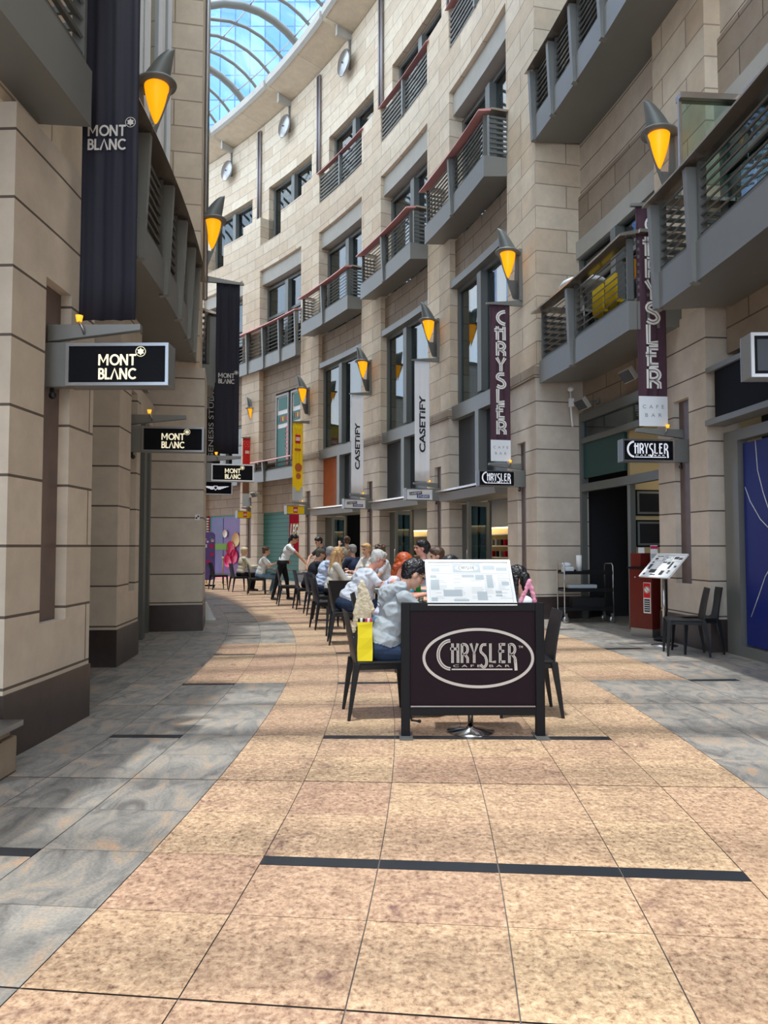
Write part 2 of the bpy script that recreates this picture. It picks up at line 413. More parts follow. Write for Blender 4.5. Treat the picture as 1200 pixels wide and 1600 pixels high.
def ribbon(mb, pts, wd, P, m=0, lift=0.003, closed=False):
    n = len(pts); L = []; Rr = []
    for i in range(n):
        a = Vector(pts[(i - 1) % n] if closed or i > 0 else pts[i]); b = Vector(pts[(i + 1) % n] if closed or i < n - 1 else pts[i])
        d = (b - a).normalized(); nn = Vector((-d.y, d.x)) * wd / 2; p = Vector(pts[i])
        L.append(p + nn); Rr.append(p - nn)
    vs = [P @ Vector((q.x, q.y, lift)) for q in L] + [P @ Vector((q.x, q.y, lift)) for q in Rr]
    k = n if closed else n - 1
    mb.add(vs, [(i, (i + 1) % n, n + (i + 1) % n, n + i) for i in range(k)], m)
def poly2(mb, pts, P, m=0, lift=0.003):
    mb.add([P @ Vector((x, y, lift)) for x, y in pts], [tuple(range(len(pts)))], m)
def rect2(mb, x0, x1, y0, y1, P, m=0, lift=0.003): poly2(mb, [(x0, y0), (x1, y0), (x1, y1), (x0, y1)], P, m, lift)
def arc(cx, cy, rx, ry, a0, a1, n=12): return [(cx + rx * math.cos(rad(a0 + (a1 - a0) * i / n)), cy + ry * math.sin(rad(a0 + (a1 - a0) * i / n))) for i in range(n + 1)]
# art-deco letters in a 0..1 box
def glyph(ch):
    if ch == 'C': return [arc(0.62, 0.5, 0.5, 0.46, 95, 265, 14)], 0.62
    if ch == 'H': return [[(0.1, 0), (0.1, 1)], [(0.5, 0), (0.5, 1)], [(0.1, 0.72), (0.5, 0.72)], [(-0.08, 0.72), (0.1, 0.72)]], 0.6
    if ch == 'R': return [[(0.1, 0), (0.1, 0.98)], [(0.1, 0.95), (0.28, 0.95)] + arc(0.28, 0.7, 0.24, 0.25, 90, -90, 10) + [(0.1, 0.45)], [(0.3, 0.45), (0.52, 0.25), (0.52, 0)]], 0.62
    if ch == 'Y': return [[(0.05, 1), (0.3, 0.45), (0.55, 1)], [(0.3, 0.5), (0.3, 0)]], 0.6
    if ch == 'S': return [[(0.5, 0.95)] + arc(0.3, 0.72, 0.22, 0.23, 80, 200, 8) + [(0.42, 0.45)] + arc(0.3, 0.22, 0.22, 0.23, 20, -120, 10) + [(0.06, 0.1)]], 0.58
    if ch == 'L': return [[(0.1, 1), (0.1, 0.06), (0.5, 0.06)]], 0.55
    if ch == 'E': return [[(0.12, 0), (0.12, 1)], [(0.12, 0.95), (0.5, 0.95)], [(-0.02, 0.6), (0.42, 0.6)], [(0.12, 0.06), (0.5, 0.06)]], 0.55
def deco(mb, ch, x, y, w, h, P, m=0, mi=1, wd=0.2, lift=0.004, ink=True):
    for pl in glyph(ch)[0]:
        q = [(x + a * w / 0.62, y + b * h) for a, b in pl]
        ribbon(mb, q, wd * w, P, m, lift)
        if ink: ribbon(mb, q, wd * w * 0.16, P, mi, lift + 0.0015)
def chrysler_logo(mb, cx, cy, w, P, m=0, mi=1, lift=0.004, sub=True):
    """long word: the first letter and the last stroke drop below the line"""
    h = w * 0.24; x = cx - w / 2; y = cy - h * 0.38; lw = w / 8.3
    for pl in [arc(0.16 * w, 0.42 * h, 0.155 * w, 0.72 * h, 92, 268, 16)]:
        q = [(x + a, y + b) for a, b in pl]; ribbon(mb, q, 0.042 * w, P, m, lift); ribbon(mb, q, 0.007 * w, P, mi, lift + 0.0015)
    xs = x + 0.165 * w
    for i, ch in enumerate('HRYSLER'):
        hh, yy = (h * 1.2, y - h * 0.2) if ch == 'S' else (h, y)
        deco(mb, ch, xs + i * lw * 0.97, yy, lw * 0.86, hh, P, m, mi, 0.3, lift + 0.0004 * i)
    q = [(x + 0.955 * w, y + 0.2 * h), (x + 0.965 * w, y - 0.38 * h)]
    ribbon(mb, q, 0.036 * w, P, m, lift)
    if sub:
        rect2(mb, x + 0.17 * w, x + 0.92 * w, y - 0.36 * h, y - 0.29 * h, P, m, lift)
        text_mesh('C A F E   B A R', 0.7 * w, 0.12 * h, P @ Matrix.Translation((cx + 0.04 * w, y - 0.15 * h, 0)), mb, m, 0.0, lift)
def montblanc(mb, cx, cy, w, P, m=0, lift=0.004, mi=None):
    """two lines of capitals and a rounded six-pointed star in a ring"""
    h = w * 0.3
    G = {'M': ([[(.08, 0), (.08, 1)], [(.92, 0), (.92, 1)], [(.1, .98), (.5, .3), (.9, .98)]], 1.15), 'O': ([arc(.5, .5, .42, .42, 0, 360, 24)], 1.05), 'N': ([[(.08, 0), (.08, 1)], [(.72, 0), (.72, 1)], [(.1, .95), (.7, .05)]], .92),
         'T': ([[(.0, .92), (.7, .92)], [(.35, 0), (.35, .95)]], .78), 'B': ([[(.1, 0), (.1, 1)], [(.1, .92), (.32, .92)] + arc(.32, .73, .2, .19, 90, -90, 8) + [(.1, .54)], [(.32, .52)] + arc(.34, .3, .24, .22, 90, -90, 8) + [(.1, .08)]], .72),
         'L': ([[(.08, 1), (.08, 0)], [(.08, .08), (.5, .08)]], .6), 'A': ([[(.02, 0), (.42, .96), (.82, 0)]], .95), 'C': ([arc(.5, .5, .42, .42, 45, 315, 20)], .9)}
    for word, yy in (('MONT', cy + h * 0.12), ('BLANC', cy - h * 1.12)):
        tot = sum(G[c][1] for c in word) - 0.08; k = w / tot; x = cx - w / 2
        for c in word:
            for n_, pl in enumerate(G[c][0]): ribbon(mb, [(x + a * k, yy + b * h) for a, b in pl], h * 0.17, P, m, lift + 0.0004 * n_)
            x += G[c][1] * k
    sx, sy, r = cx + w * 0.62, cy + h * 1.35, w * 0.13
    ribbon(mb, arc(sx, sy, r, r, 0, 345, 23), r * 0.12, P, m, lift, closed=True)
    st = [(sx + (r * 0.78 if k % 2 == 0 else r * 0.5) * math.cos(PI / 2 + k * PI / 6), sy + (r * 0.78 if k % 2 == 0 else r * 0.5) * math.sin(PI / 2 + k * PI / 6)) for k in range(12)]
    poly2(mb, st, P, m, lift)
# ------------------------------------------------------------------ floor
fl = MB()
RB = 36.97; TW = 0.56; RH = 0.575
def row_th(j): return math.degrees((-1.75 + RH * j) / 38.0)
for j in range(-16, 84):
    t0, t1 = row_th(j), row_th(j + 1)
    d = 6.5 + (-1.75 + RH * (j + 0.5))
    if d < 8.25: lo, hi = 0, 6
    elif d < 11.9: lo, hi = -2, 8
    elif d < 15.2: lo, hi = 0, 8
    else: lo, hi = -1, 8
    strip = (j % 4 == 1 or False)
    for i in range(-7, 14):
        a = RB + TW * i + 0.0025; b = RB + TW * (i + 1) - 0.0025
        g0 = 0.0015; g1 = 0.0015
        if j % 4 == 0: g0 = 0.008
        A, B2 = t0 + math.degrees(g0 / 38), t1 - math.degrees(g1 / 38)
        if j % 4 == 1 and (1 <= i <= 4 or i == -2 or i == 8): B2 = t1 - math.degrees(0.1 / 38)
        vs = [pol(a, A), pol(b, A), pol(b, B2), pol(a, B2)]
        fl.add(vs, [(0, 1, 2, 3)], 0 if lo <= i < hi else 1)
fl.ring(-26, 66, 30, 50, -0.3, -0.006, 2, 2)
floor = fl.build('floor', ['pink', 'grey', 'grout']); struct(floor)
n = 0
for j in range(-15, 70, 4):
    st = MB(); t1 = row_th(j + 1)
    for i in (1, 2, 3, 4, -2, 8):
        st.ring(t1 - math.degrees(0.098 / 38), t1 - 0.004, RB + TW * i + 0.004, RB + TW * (i + 1) - 0.004, -0.006, 0.0015, 0)
    n += 1; struct(st.build('trim_%d' % n, 'dark strip'))

# ------------------------------------------------------------------ right building
PR = [-0.7, 6.3, 12.9, 19.9, 26.85, 33.88, 41.0, 48.0, 55.0, 62.0]
HW = 1.055
F0 = 42.08
w = MB()
for k in range(2, 9):
    p, q = PR[k], PR[k + 1]
    a, b = p + HW, q - HW
    if k >= 2:
        w.ring(p - HW, p + HW, F0, 43.2, 5.2, 16.75, 0)
        if k < 5: w.ring(a, b, 42.25, 43.0, 8.8, 9.98, 2)
        w.ring(a, b, 42.2, 43.0, 13.55, 14.2, 1)
        w.ring(a, b, F0, 43.0, 14.2, 15.4, 0)
        if k >= 5: w.ring(a, (a + b) / 2, F0, 42.6, 15.4, 16.4, 0)
        w.ring(p - HW, p + 0.95, 42.53, 43.2, 15.4, 21.5, 0)
        w.ring(p + 0.95, q - HW, 42.53, 43.2, 18.3, 21.5, 0)
# stretch beside the camera, set back
for k in (-1, 0, 1):
    q = PR[k + 1] if k >= 0 else PR[0]; p = q - 7
    if k == 1: p, q = PR[1], PR[2]
    if k == 0: p, q = PR[0], PR[1]
    if k == -1: p, q = -7.7, PR[0]
    a, b = p + HW, q - HW
    w.ring(p - HW, p + HW, 42.85, 43.6, 5.0, 22, 0)
    w.ring(a, b, 43.1, 43.6, 4.25, 5.0, 2)
    w.ring(a, b, 43.1, 43.6, 8.9, 10.4, 3); w.ring(a, b, 43.05, 43.6, 7.9, 8.9, 2)
    w.ring(a, b, 42.98, 43.5, 7.55, 7.92, 1)
    w.ring(a, b, 43.1, 43.6, 13.3, 15.4, 0)
    w.ring(a, b, 43.1, 43.6, 18.3, 22, 0)
w.ring(-22, -8.7, 42.85, 43.6, 0, 22, 0, 3)
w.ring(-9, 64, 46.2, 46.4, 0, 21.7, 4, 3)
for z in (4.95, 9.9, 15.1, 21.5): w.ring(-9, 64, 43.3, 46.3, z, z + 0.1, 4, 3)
# upstand carrying the glass roof
w.ring(-12, 64, 43.0, 43.4, 21.4, 23.7, 0)
wr = w.build('wall_right', ['wall stone', 'concrete', 'band stone', 'pier stone', 'room dark']); struct(wr)

# ground-floor piers
plab = ['nearest stone pier at the right, beside the blue poster shopfront',
        'right stone pier behind the black chairs and the tilted menu stand',
        'broad right stone pier between the dark open entrance and the canopied shops',
        'right stone pier bearing the white vertical banner nearest the camera',
        'right stone pier bearing the farther of the white vertical banners',
        'right stone pier beside the yellow vertical banner',
        'right stone pier beside the red vertical banner',
        'far pinkish stone pier behind the sticker-covered board',
        'farthest stone pier round the curve']
def pier(name_lab, t, hw, R, depth, ztop, sgn=1, strip=(3.74, 0.93), sw=0.3, stone_m='pier stone', tc_=None):
    """R = street face; sgn +1: building outside the curve (right), -1: inside (left)"""
    e = thing('stone_pier', name_lab, 'pier', pol(R, t), rad(t), 'stone piers along the arcade')
    b = MB(); back = R + sgn * depth; f = R - sgn * 0.04; tcn = t if tc_ is None else tc_
    z1, z0 = strip
    b.ring(t - hw, t + hw, f, back, z1, ztop, 0)
    b.ring(t - hw, t + hw, f, back, 0.46, z0, 0)
    b.ring(t - hw, tcn - sw, f, back, z0, z1, 0)
    b.ring(tcn + sw, t + hw, f, back, z0, z1, 0)
    b.build('shaft', stone_m, e, world=True)
    s_ = MB(); s_.ring(tcn - sw, tcn + sw, R + sgn * 0.05, back, z0, z1, 0); s_.build('stone_strip', 'brown granite', e, world=True)
    p_ = MB(); p_.ring(t - hw - 0.02, t + hw + 0.02, f - sgn * 0.012, back + 0.0, 0, 0.46, 0); p_.build('plinth', 'plinth granite', e, world=True)
    return e
for k in range(0, 9):
    if k < 2: pier(plab[k], PR[k] if k else -1.3, 0.98, 42.85 if k else 41.8, 0.45 if k else 1.4, 4.98)
    else:
        e = pier(plab[k], PR[k], HW, F0, 1.12, 5.0)
        c_ = MB(); c_.ring(PR[k] - HW - 0.05, PR[k] + HW + 0.05, F0 - 0.09, F0 + 1.12, 5.0, 5.22, 0); c_.build('capital_band', 'band stone', e, world=True)

def frame_ring(b, t0, t1, R, z0, z1, fw=0.09, dp=0.12, mid=None, m=0, trans=None):
    dt = math.degrees(fw / 42)
    b.ring(t0, t0 + dt, R - dp / 2, R + dp / 2, z0, z1, m); b.ring(t1 - dt, t1, R - dp / 2, R + dp / 2, z0, z1, m)
    b.ring(t0 + dt, t1 - dt, R - dp / 2, R + dp / 2, z0, z0 + fw, m); b.ring(t0 + dt, t1 - dt, R - dp / 2, R + dp / 2, z1 - fw, z1, m)
    if mid: b.ring(mid - dt * 1.1, mid + dt * 1.1, R - dp * 1.4, R + dp / 2, z0 + fw, z1 - fw, m)
    if trans: b.ring(t0 + dt, t1 - dt, R - dp / 2, R + dp / 2, trans - fw / 2, trans + fw / 2, m)
wn = 0; dn = 0
def window(t0, t1, R, z0, z1, mid=None, gm='window glass', fm='frame metal', fw=0.09, trans=None, sgn=1):
    global wn
    wn += 1
    b = MB(); frame_ring(b, t0, t1, R, z0, z1, fw, 0.14, mid, 0, trans)
    o = b.build('window_%d' % wn, fm); struct(o)
    g = MB(); g.ring(t0, t1, R - 0.01, R + 0.01, z0, z1, 0); g.build('pane', gm, o)
    return o
tn = n
def trim(b, mats):
    global tn
    tn += 1; o = b.build('trim_%d' % tn, mats); return struct(o)

def balcony(label, t0, t1, Rw, Ro, z0, posts, sgn=1, zt=1.6, rose=True, fas=0.5, near_end=True, far_end=True, louv=8, group='louvred metal balconies', corner=True):
    e = thing('balcony', label, 'balcony', pol(Ro, (t0 + t1) / 2, z0), rad((t0 + t1) / 2), group)
    s_ = -sgn
    b = MB()
    b.ringq(t0, t1, [(Rw, z0 + 0.1), (Ro, z0), (Ro, z0 + fas), (Rw, z0 + fas)], 0); b.build('slab', 'grey metal', e, world=True)
    c = MB(); i_ = Ro + sgn * 0.12
    c.ringq(t0 - 0.08, t1 + 0.08, [(Ro - sgn * 0.16, z0 + zt - 0.12), (Ro - sgn * 0.14, z0 + zt - 0.07), (Ro + sgn * 0.16, z0 + zt), (Ro + sgn * 0.16, z0 + zt - 0.06)], 0)
    if near_end: c.ring(t0 - 0.12, t0 + 0.2, Ro + sgn * 0.16, Rw, z0 + zt - 0.05, z0 + zt, 1)
    if far_end: c.ring(t1 - 0.2, t1 + 0.12, Ro + sgn * 0.16, Rw, z0 + zt - 0.05, z0 + zt, 1)
    c.build('coping', ['coping rose' if rose else 'coping metal', 'coping metal'], e, world=True)
    cuts = [t0] + list(posts) + [t1]
    for a, bb in zip(cuts[:-1], cuts[1:]):
        L = MB(); hgt = zt - fas - 0.16
        for i in range(louv):
            z = z0 + fas + 0.08 + hgt * i / louv
            L.ringq(a + 0.12, bb - 0.12, [(Ro + sgn * 0.03, z), (Ro + sgn * 0.12, z + 0.07), (Ro + sgn * 0.13, z + 0.055), (Ro + sgn * 0.045, z - 0.015)], 0)
        for tt in (a + 0.1, bb - 0.16): L.ring(tt, tt + 0.06, Ro + sgn * 0.02, Ro + sgn * 0.12, z0 + fas, z0 + zt - 0.1, 0)
        L.ring(a + 0.1, bb - 0.1, Ro + sgn * 0.02, Ro + sgn * 0.12, z0 + fas, z0 + fas + 0.05, 0)
        L.build('louvre_panel', 'dark metal', e, world=True)
    for tt in [t0 + 0.08] * (near_end and corner) + list(posts) + [t1 - 0.08] * (far_end and corner):
        P_ = MB(); dt = 0.07
        o_ = -sgn * 0.05
        P_.ringq(tt - dt, tt + dt, [(Ro + o_, z0 + 0.0), (Ro + o_ * 2.2, z0 + zt - 0.14), (Ro + sgn * 0.06, z0 + zt - 0.14), (Ro + sgn * 0.06, z0 - 0.02)], 0)
        P_.build('post', 'grey metal', e, world=True)
    for on, tt in ((near_end, t0), (far_end, t1)):
        if not on or abs(Rw - Ro) < 0.35: continue
        L = MB()
        for i in range(louv):
            z = z0 + fas + 0.08 + (zt - fas - 0.16) * i / louv
            L.ring(tt, tt + 0.05, Ro + sgn * 0.15, Rw - sgn * 0.06, z, z + 0.05, 0)
        L.ring(tt - 0.02, tt + 0.08, Rw - sgn * 0.1, Rw - sgn * 0.03, z0 + fas, z0 + zt - 0.05, 0)
        L.build('end_louvre_panel', 'dark metal', e, world=True)
    return e
bl = {2: 'rose-coped louvred balcony high on the right, nearest of the four in the diagonal row',
      3: 'rose-coped louvred balcony high above the nearer white vertical banner',
      4: 'rose-coped louvred balcony high above the farther white vertical banner'}
for k in range(2, 8):
    p, q = PR[k], PR[k + 1]; a, b_ = p + HW, q - HW
    if k < 5:
        balcony(bl[k], a - 0.05, q - 0.5, F0 + 0.2, 41.5, 9.95, [(a + q - 0.5) / 2 + 0.1], corner=False)
        # tall first-floor window with ledge and dark panels below
        window(a, b_, 42.38, 5.32, 8.62, (a + b_) / 2 + 0.2, fw=0.11)
        t_ = MB(); t_.ring(a, b_, 42.12, 42.5, 4.95, 5.32, 0); t_.ring((a + b_) / 2 + 0.05, (a + b_) / 2 + 0.35, 42.1, 42.5, 2.9, 4.95, 0)
        t_.ring(a, b_, 42.1, 42.5, 8.62, 8.82, 0); trim(t_, 'grey metal')
        t_ = MB(); m2 = (a + b_) / 2 + 0.2
        t_.ring(a, m2 - 0.15, 42.33, 42.45, 2.9, 4.95, 0); t_.ring(m2 + 0.15, b_, 42.33, 42.45, 2.9, 4.95, 1 if k == 4 else 0); trim(t_, ['dark panel', 'panel orange'])
    # window behind the balcony
    window(a, b_, 42.55, 9.98, 13.45, (a + b_) / 2 - 0.1, fw=0.12, trans=(12.0 if k >= 5 else None))
    # top-floor window
    window(p + 0.95, b_, 42.86, 15.4, 18.3, p + 0.95 + (b_ - p - 0.95) * 0.5, fw=0.12)
    if k < 5:
        L = MB()
        for i in range(7): L.ring(a, b_, 42.12, 42.17, 15.5 + i * 0.15, 15.5 + i * 0.15 + 0.06, 0)
        o = L.build('guard_rail', 'dark metal'); tag(o, 'rose-coped louvred rail flush in a top-floor opening, ' + ('nearest of the three' if k == 2 else 'middle of the three' if k == 3 else 'farthest of the three'), 'railing', 'flush rails on the top floor')
        Cc = MB(); Cc.ringq(a - 0.2, b_ + 0.1, [(41.98, 16.6), (42.0, 16.65), (42.25, 16.78), (42.25, 16.7)], 0); Cc.build('coping', 'coping rose', o)
        Pp = MB(); Pp.ring((a + b_) / 2 - 0.06, (a + b_) / 2 + 0.06, 42.02, 42.14, 15.4, 16.68, 0); Pp.build('post', 'grey metal', o)
# fluted pipes between the top windows, discs and eaves
for k in range(2, 9):
    b = MB(); c0 = PR[k]
    for dtt in (-0.13, 0.0, 0.13): 
        P0 = pol(42.45, c0 + dtt); b.tube([P0 + Vector((0, 0, 16.9)), P0 + Vector((0, 0, 21.3))], 0.05, 0 if dtt else 1)
    o = b.build('downpipe', ['pipe metal', 'dark pipe']); tag(o, 'fluted grey downpipe on the top storey ' + {2: 'at the top edge, nearest', 3: 'second nearest, cut by the top edge', 4: 'over the farther white banner', 5: 'over the yellow banner', 6: 'over the red banner', 7: 'far left of the facade', 8: 'farthest along'}[k], 'pipe', 'downpipes on the top storey')
dl = {2: 'cut off by the top edge', 3: 'above the third bay, out at the top edge', 4: 'nearest of those fully seen, below the roof eave', 5: 'middle of the three seen under the eave', 6: 'farthest left of the three seen under the eave', 7: 'far round the curve'}
for k in range(3, 8):
    c0 = (PR[k] + PR[k + 1]) / 2
    e = thing('wall_disc', 'round metal disc ornament on a bracket, ' + dl[k], 'ornament', pol(42.5, c0, 20.3), rad(c0), 'metal discs under the eave')
    b = MB(); b.lathe([(0.0, -0.05), (0.46, -0.05), (0.5, 0), (0.46, 0.05), (0.0, 0.05)], M=Matrix.Translation((-0.28, 0, 0)) @ Matrix.Rotation(PI / 2, 4, 'Y')); b.build('disc', 'steel', e)
    b = MB(); b.box(-0.4, 0.04, -0.02, 0.02, -0.03, 0.03); b.box(-0.06, 0.02, -0.03, 0.03, -0.2, 1.2); b.build('bracket', 'grey metal', e)
for k in range(-1, 9):
    a0 = (PR[k] + PR[k + 1]) / 2 if k >= 0 else -8; b0 = (PR[k + 1] + PR[min(k + 2, 9)]) / 2
    b = MB(); b.ringq(a0 + 0.13, b0 - 0.13, [(43.1, 21.45), (41.35, 21.75), (41.3, 22.0), (43.1, 22.0)], 0)
    b.ringq(a0 + 0.13, b0 - 0.13, [(41.36, 21.72), (41.22, 21.8), (41.22, 22.1), (41.36, 22.1)], 1)
    trim(b, ['soffit stone', 'concrete'])
    b = MB(); b.ring(b0 - 0.1, b0 + 0.1, 41.9, 43.1, 21.3, 21.9, 0); trim(b, 'concrete')

# canopies, doors and lit shelves of the three shops with dark panels
cl = {2: 'grey entrance canopy under the second vertical wine-red banner', 3: 'grey entrance canopy beside the nearer white banner', 4: 'grey entrance canopy beside the farther white banner'}
for k in (2, 3, 4):
    p, q = PR[k], PR[k + 1]; a, b_ = p + HW, q - HW
    b = MB(); b.ringq(a, b_, [(42.5, 2.66), (41.75, 2.7), (41.7, 2.92), (42.5, 2.94)], 0); b.ringq(a, b_, [(41.8, 2.94), (41.62, 2.94), (41.62, 2.99), (42.5, 3.0)], 1)
    o = b.build('canopy', ['grey metal', 'coping metal']); tag(o, cl[k], 'canopy', 'entrance canopies')
    dn += 1; b = MB(); mm = (a + b_) / 2
    frame_ring(b, mm + 0.2, mm + 1.2, 42.45, 0, 2.64, 0.1, 0.1); 
    d0 = b.build('door_%d' % dn, 'frame metal'); struct(d0)
    b = MB(); b.ring(mm + 0.25, mm + 1.15, 42.44, 42.46, 0.1, 2.55, 0); b.build('pane', 'teal dark', d0)
    b = MB(); b.ring(mm + 1.25, b_, 42.42, 42.48, 0, 2.64, 0); b.build('side_panel', 'frame metal', d0)
    dn += 1; b = MB()
    # open leaf folded back
    M = Matrix.Translation(pol(42.4, mm + 0.15)) @ Matrix.Rotation(rad(mm + 200), 4, 'Z')
    for x0, x1, z0, z1 in ((0, .1, 0, 2.6), (.62, .72, 0, 2.6), (.1, .62, 0, .12), (.1, .62, 2.48, 2.6)): b.box(x0, x1, -0.03, 0.03, z0, z1, 0, M)
    d1 = b.build('door_%d' % dn, 'frame metal'); struct(d1)
    b = MB(); b.box(.1, .62, -0.008, 0.008, .12, 2.48, 0, M); b.build('pane', 'window glass', d1)
    b = MB(); b.tube([M @ Vector((0.68, -0.07, 0.95)), M @ Vector((0.68, -0.07, 1.4))], 0.014); b.build('door_handle', 'chrome', d1)
    # back wall of the shop, blue over lit shelves
    b = MB(); b.ring(a - 0.4, b_ + 0.4, 45.2, 45.3, 2.1, 4.9, 0); trim(b, 'room blue')
    e = thing('display_shelf', 'lit wall shelves of phone cases inside the shop ' + {2: 'behind the nearest canopy', 3: 'behind the middle canopy', 4: 'behind the farthest canopy'}[k], 'shelf', pol(45.2, mm), rad(mm), 'lit shop shelves')
    b = MB(); b.ring(a - 0.4, b_ + 0.4, 45.1, 45.2, 0.3, 2.1, 0); b.build('back_panel', 'cream wall', e, world=True)
    for i in range(5):
        b = MB(); b.ring(a - 0.4, b_ + 0.4, 44.8, 45.1, 0.4 + i * 0.36, 0.43 + i * 0.36, 0); b.build('shelf', 'paper', e, world=True)
    b = MB(); b.ring(a - 0.4, b_ + 0.4, 45.0, 45.1, 2.06, 2.1, 0); b.build('shelf_light', 'warm light', e, world=True)
    b = MB(); cnt = 0
    for i in range(4):
        for j in range(16):
            tt = a - 0.2 + j * (b_ - a + 0.4) / 16
            b.ring(tt, tt + 0.12, 44.85, 44.95, 0.44 + i * 0.36, 0.44 + i * 0.36 + 0.18, random.choice((0, 0, 1, 2)))
    o = b.build('phone_case', ['black plastic', 'grey metal', 'crimson']); tag(o, 'rows of dark phone cases on the lit shelves ' + {2: 'behind the nearest canopy', 3: 'behind the middle canopy', 4: 'behind the farthest canopy'}[k], 'phone cases', kind='stuff')

def room_fill_lamp(t, R, z, watts, lb, size=0.09):  # fill lamps added only to brighten the shop and entrance interiors
    b = MB(); b.ell((0, 0, 0), (size, size, 0.04)); o = b.build('ceiling_or_fill_lamp', 'warm light'); o.location = pol(R, t, z); tag(o, 'added warm fill lamp ' + lb, 'lamp', 'added indoor fill lamps')
    l = bpy.data.lights.new('fill_glow', 'POINT'); l.energy = watts; l.color = (1, 0.86, 0.62); l.shadow_soft_size = 0.12
    lo = bpy.data.objects.new('fill_light', l); lo.location = (0, 0, -0.16); lo.parent = o; C.objects.link(lo)
for k, nm_ in ((2, 'nearest'), (3, 'middle'), (4, 'farthest')): room_fill_lamp((PR[k] + PR[k + 1]) / 2 + 0.6, 44.1, 2.55, 70, 'inside the %s canopied shop' % nm_)
room_fill_lamp(8.4, 44.2, 2.95, 5, 'inside the dark cafe entrance')
# first bay at the right: dark cafe entrance
a, b_ = 7.3, PR[2] - HW
t_ = MB(); t_.ring(a, b_ + 0.02, 43.0, 43.15, 4.1, 4.26, 0); t_.ring(a, b_, 43.0, 43.12, 3.62, 3.72, 0); t_.ring(a, b_, 43.0, 43.12, 2.62, 2.78, 0)
t_.ring(b_ - 0.12, b_, 43.0, 43.12, 0, 4.1, 0); t_.ring(9.15, 9.3, 43.02, 43.12, 0, 2.7, 0); t_.ring(a, a + 0.1, 43.0, 43.12, 0, 4.1, 0); trim(t_, 'frame metal')
window(a, b_, 43.08, 3.7, 4.12, None, fw=0.04)
b = MB(); b.ring(9.5, b_ - 0.1, 43.05, 43.1, 2.9, 3.62, 0); trim(b, 'teal dark')
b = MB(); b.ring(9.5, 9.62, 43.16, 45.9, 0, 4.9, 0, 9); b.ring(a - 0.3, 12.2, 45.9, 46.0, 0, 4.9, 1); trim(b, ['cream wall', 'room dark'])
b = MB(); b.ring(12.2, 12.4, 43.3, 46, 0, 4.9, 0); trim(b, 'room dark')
for z0, z1, lb in ((2.06, 2.54, 'upper framed dark photograph on the cream wall inside the entrance'), (1.48, 1.98, 'lower framed dark photograph on the cream wall inside the entrance')):
    b = MB(); b.ring(9.44, 9.49, 43.24, 43.95, z0, z1, 0, 9); o = b.build('framed_picture', 'black paint'); tag(o, lb, 'picture', 'framed pictures inside the entrance')
    b = MB(); b.ring(9.425, 9.44, 43.27, 43.92, z0 + 0.03, z1 - 0.03, 0, 9); b.ring(9.415, 9.425, 43.31, 43.88, z0 + 0.07, z1 - 0.07, 1, 9); b.build('picture_print', ['grey metal', 'room dark'], o)
window(a, b_, 43.12, 5.1, 7.6, 9.6, trans=6.9)
window(PR[0] + HW, PR[1] - HW, 43.12, 5.1, 7.6, 3.0, trans=6.9)
window(a, b_, 43.12, 10.4, 13.3, 9.6)
window(PR[0] + HW, PR[1] - HW, 43.12, 10.4, 13.3, 3.0)
window(a, b_, 43.12, 15.4, 18.3, 9.6)
window(PR[0] + HW, PR[1] - HW, 43.12, 15.4, 18.3, 3.0)
balcony('grey louvred balcony over the dark cafe entrance, behind the second hanging sign', 6.3, 11.45, 43.1, 42.0, 4.8, [9.35], rose=False, zt=1.55, fas=0.45, corner=False)
balcony('grey louvred balcony at the right edge, nearest the camera', -3.0, 5.05, 43.1, 41.98, 4.8, [3.55, 0.6, -1.4], rose=False, zt=1.6, near_end=False)
balcony('grey louvred balcony at the top right, level with the rose-coped row', 4.2, 11.75, 43.1, 42.0, 9.95, [10.4, 9.0, 7.4, 5.8], rose=False, near_end=False)
# far continuous balcony and floors below it
balcony('long curving louvred balcony at the far bend', 34.95, 54, 42.6, 41.9, 9.5, [37 + 2 * i for i in range(8)], zt=2.0, fas=0.55, near_end=True, far_end=False)
b = MB(); b.ring(34.9, 39.95, 42.3, 42.9, 8.3, 9.6, 0); b.ring(42.05, 56, 42.3, 42.9, 7.3, 9.6, 0); b.ring(38.4, 39.95, 42.3, 42.9, 5.2, 8.3, 0); b.ring(35, 56, 42.3, 42.9, 3.0, 4.5, 0); b.ring(47, 56, 42.25, 42.9, 0, 7.3, 1)
trim(b, ['band stone', 'pier stone'])
window(42.05, 46.9, 42.5, 4.5, 7.3, 44.6, trans=6.4)
balcony('low narrow balcony with rose coping between the yellow and red banners', 35.1, 39.9, 42.3, 41.8, 4.35, [38.6], zt=1.0, fas=0.45, louv=2, corner=False)
balcony('low narrow balcony with rose coping left of the red banner', 42.15, 47, 42.45, 41.9, 4.35, [44.5], zt=1.0, fas=0.45, louv=2, corner=False)
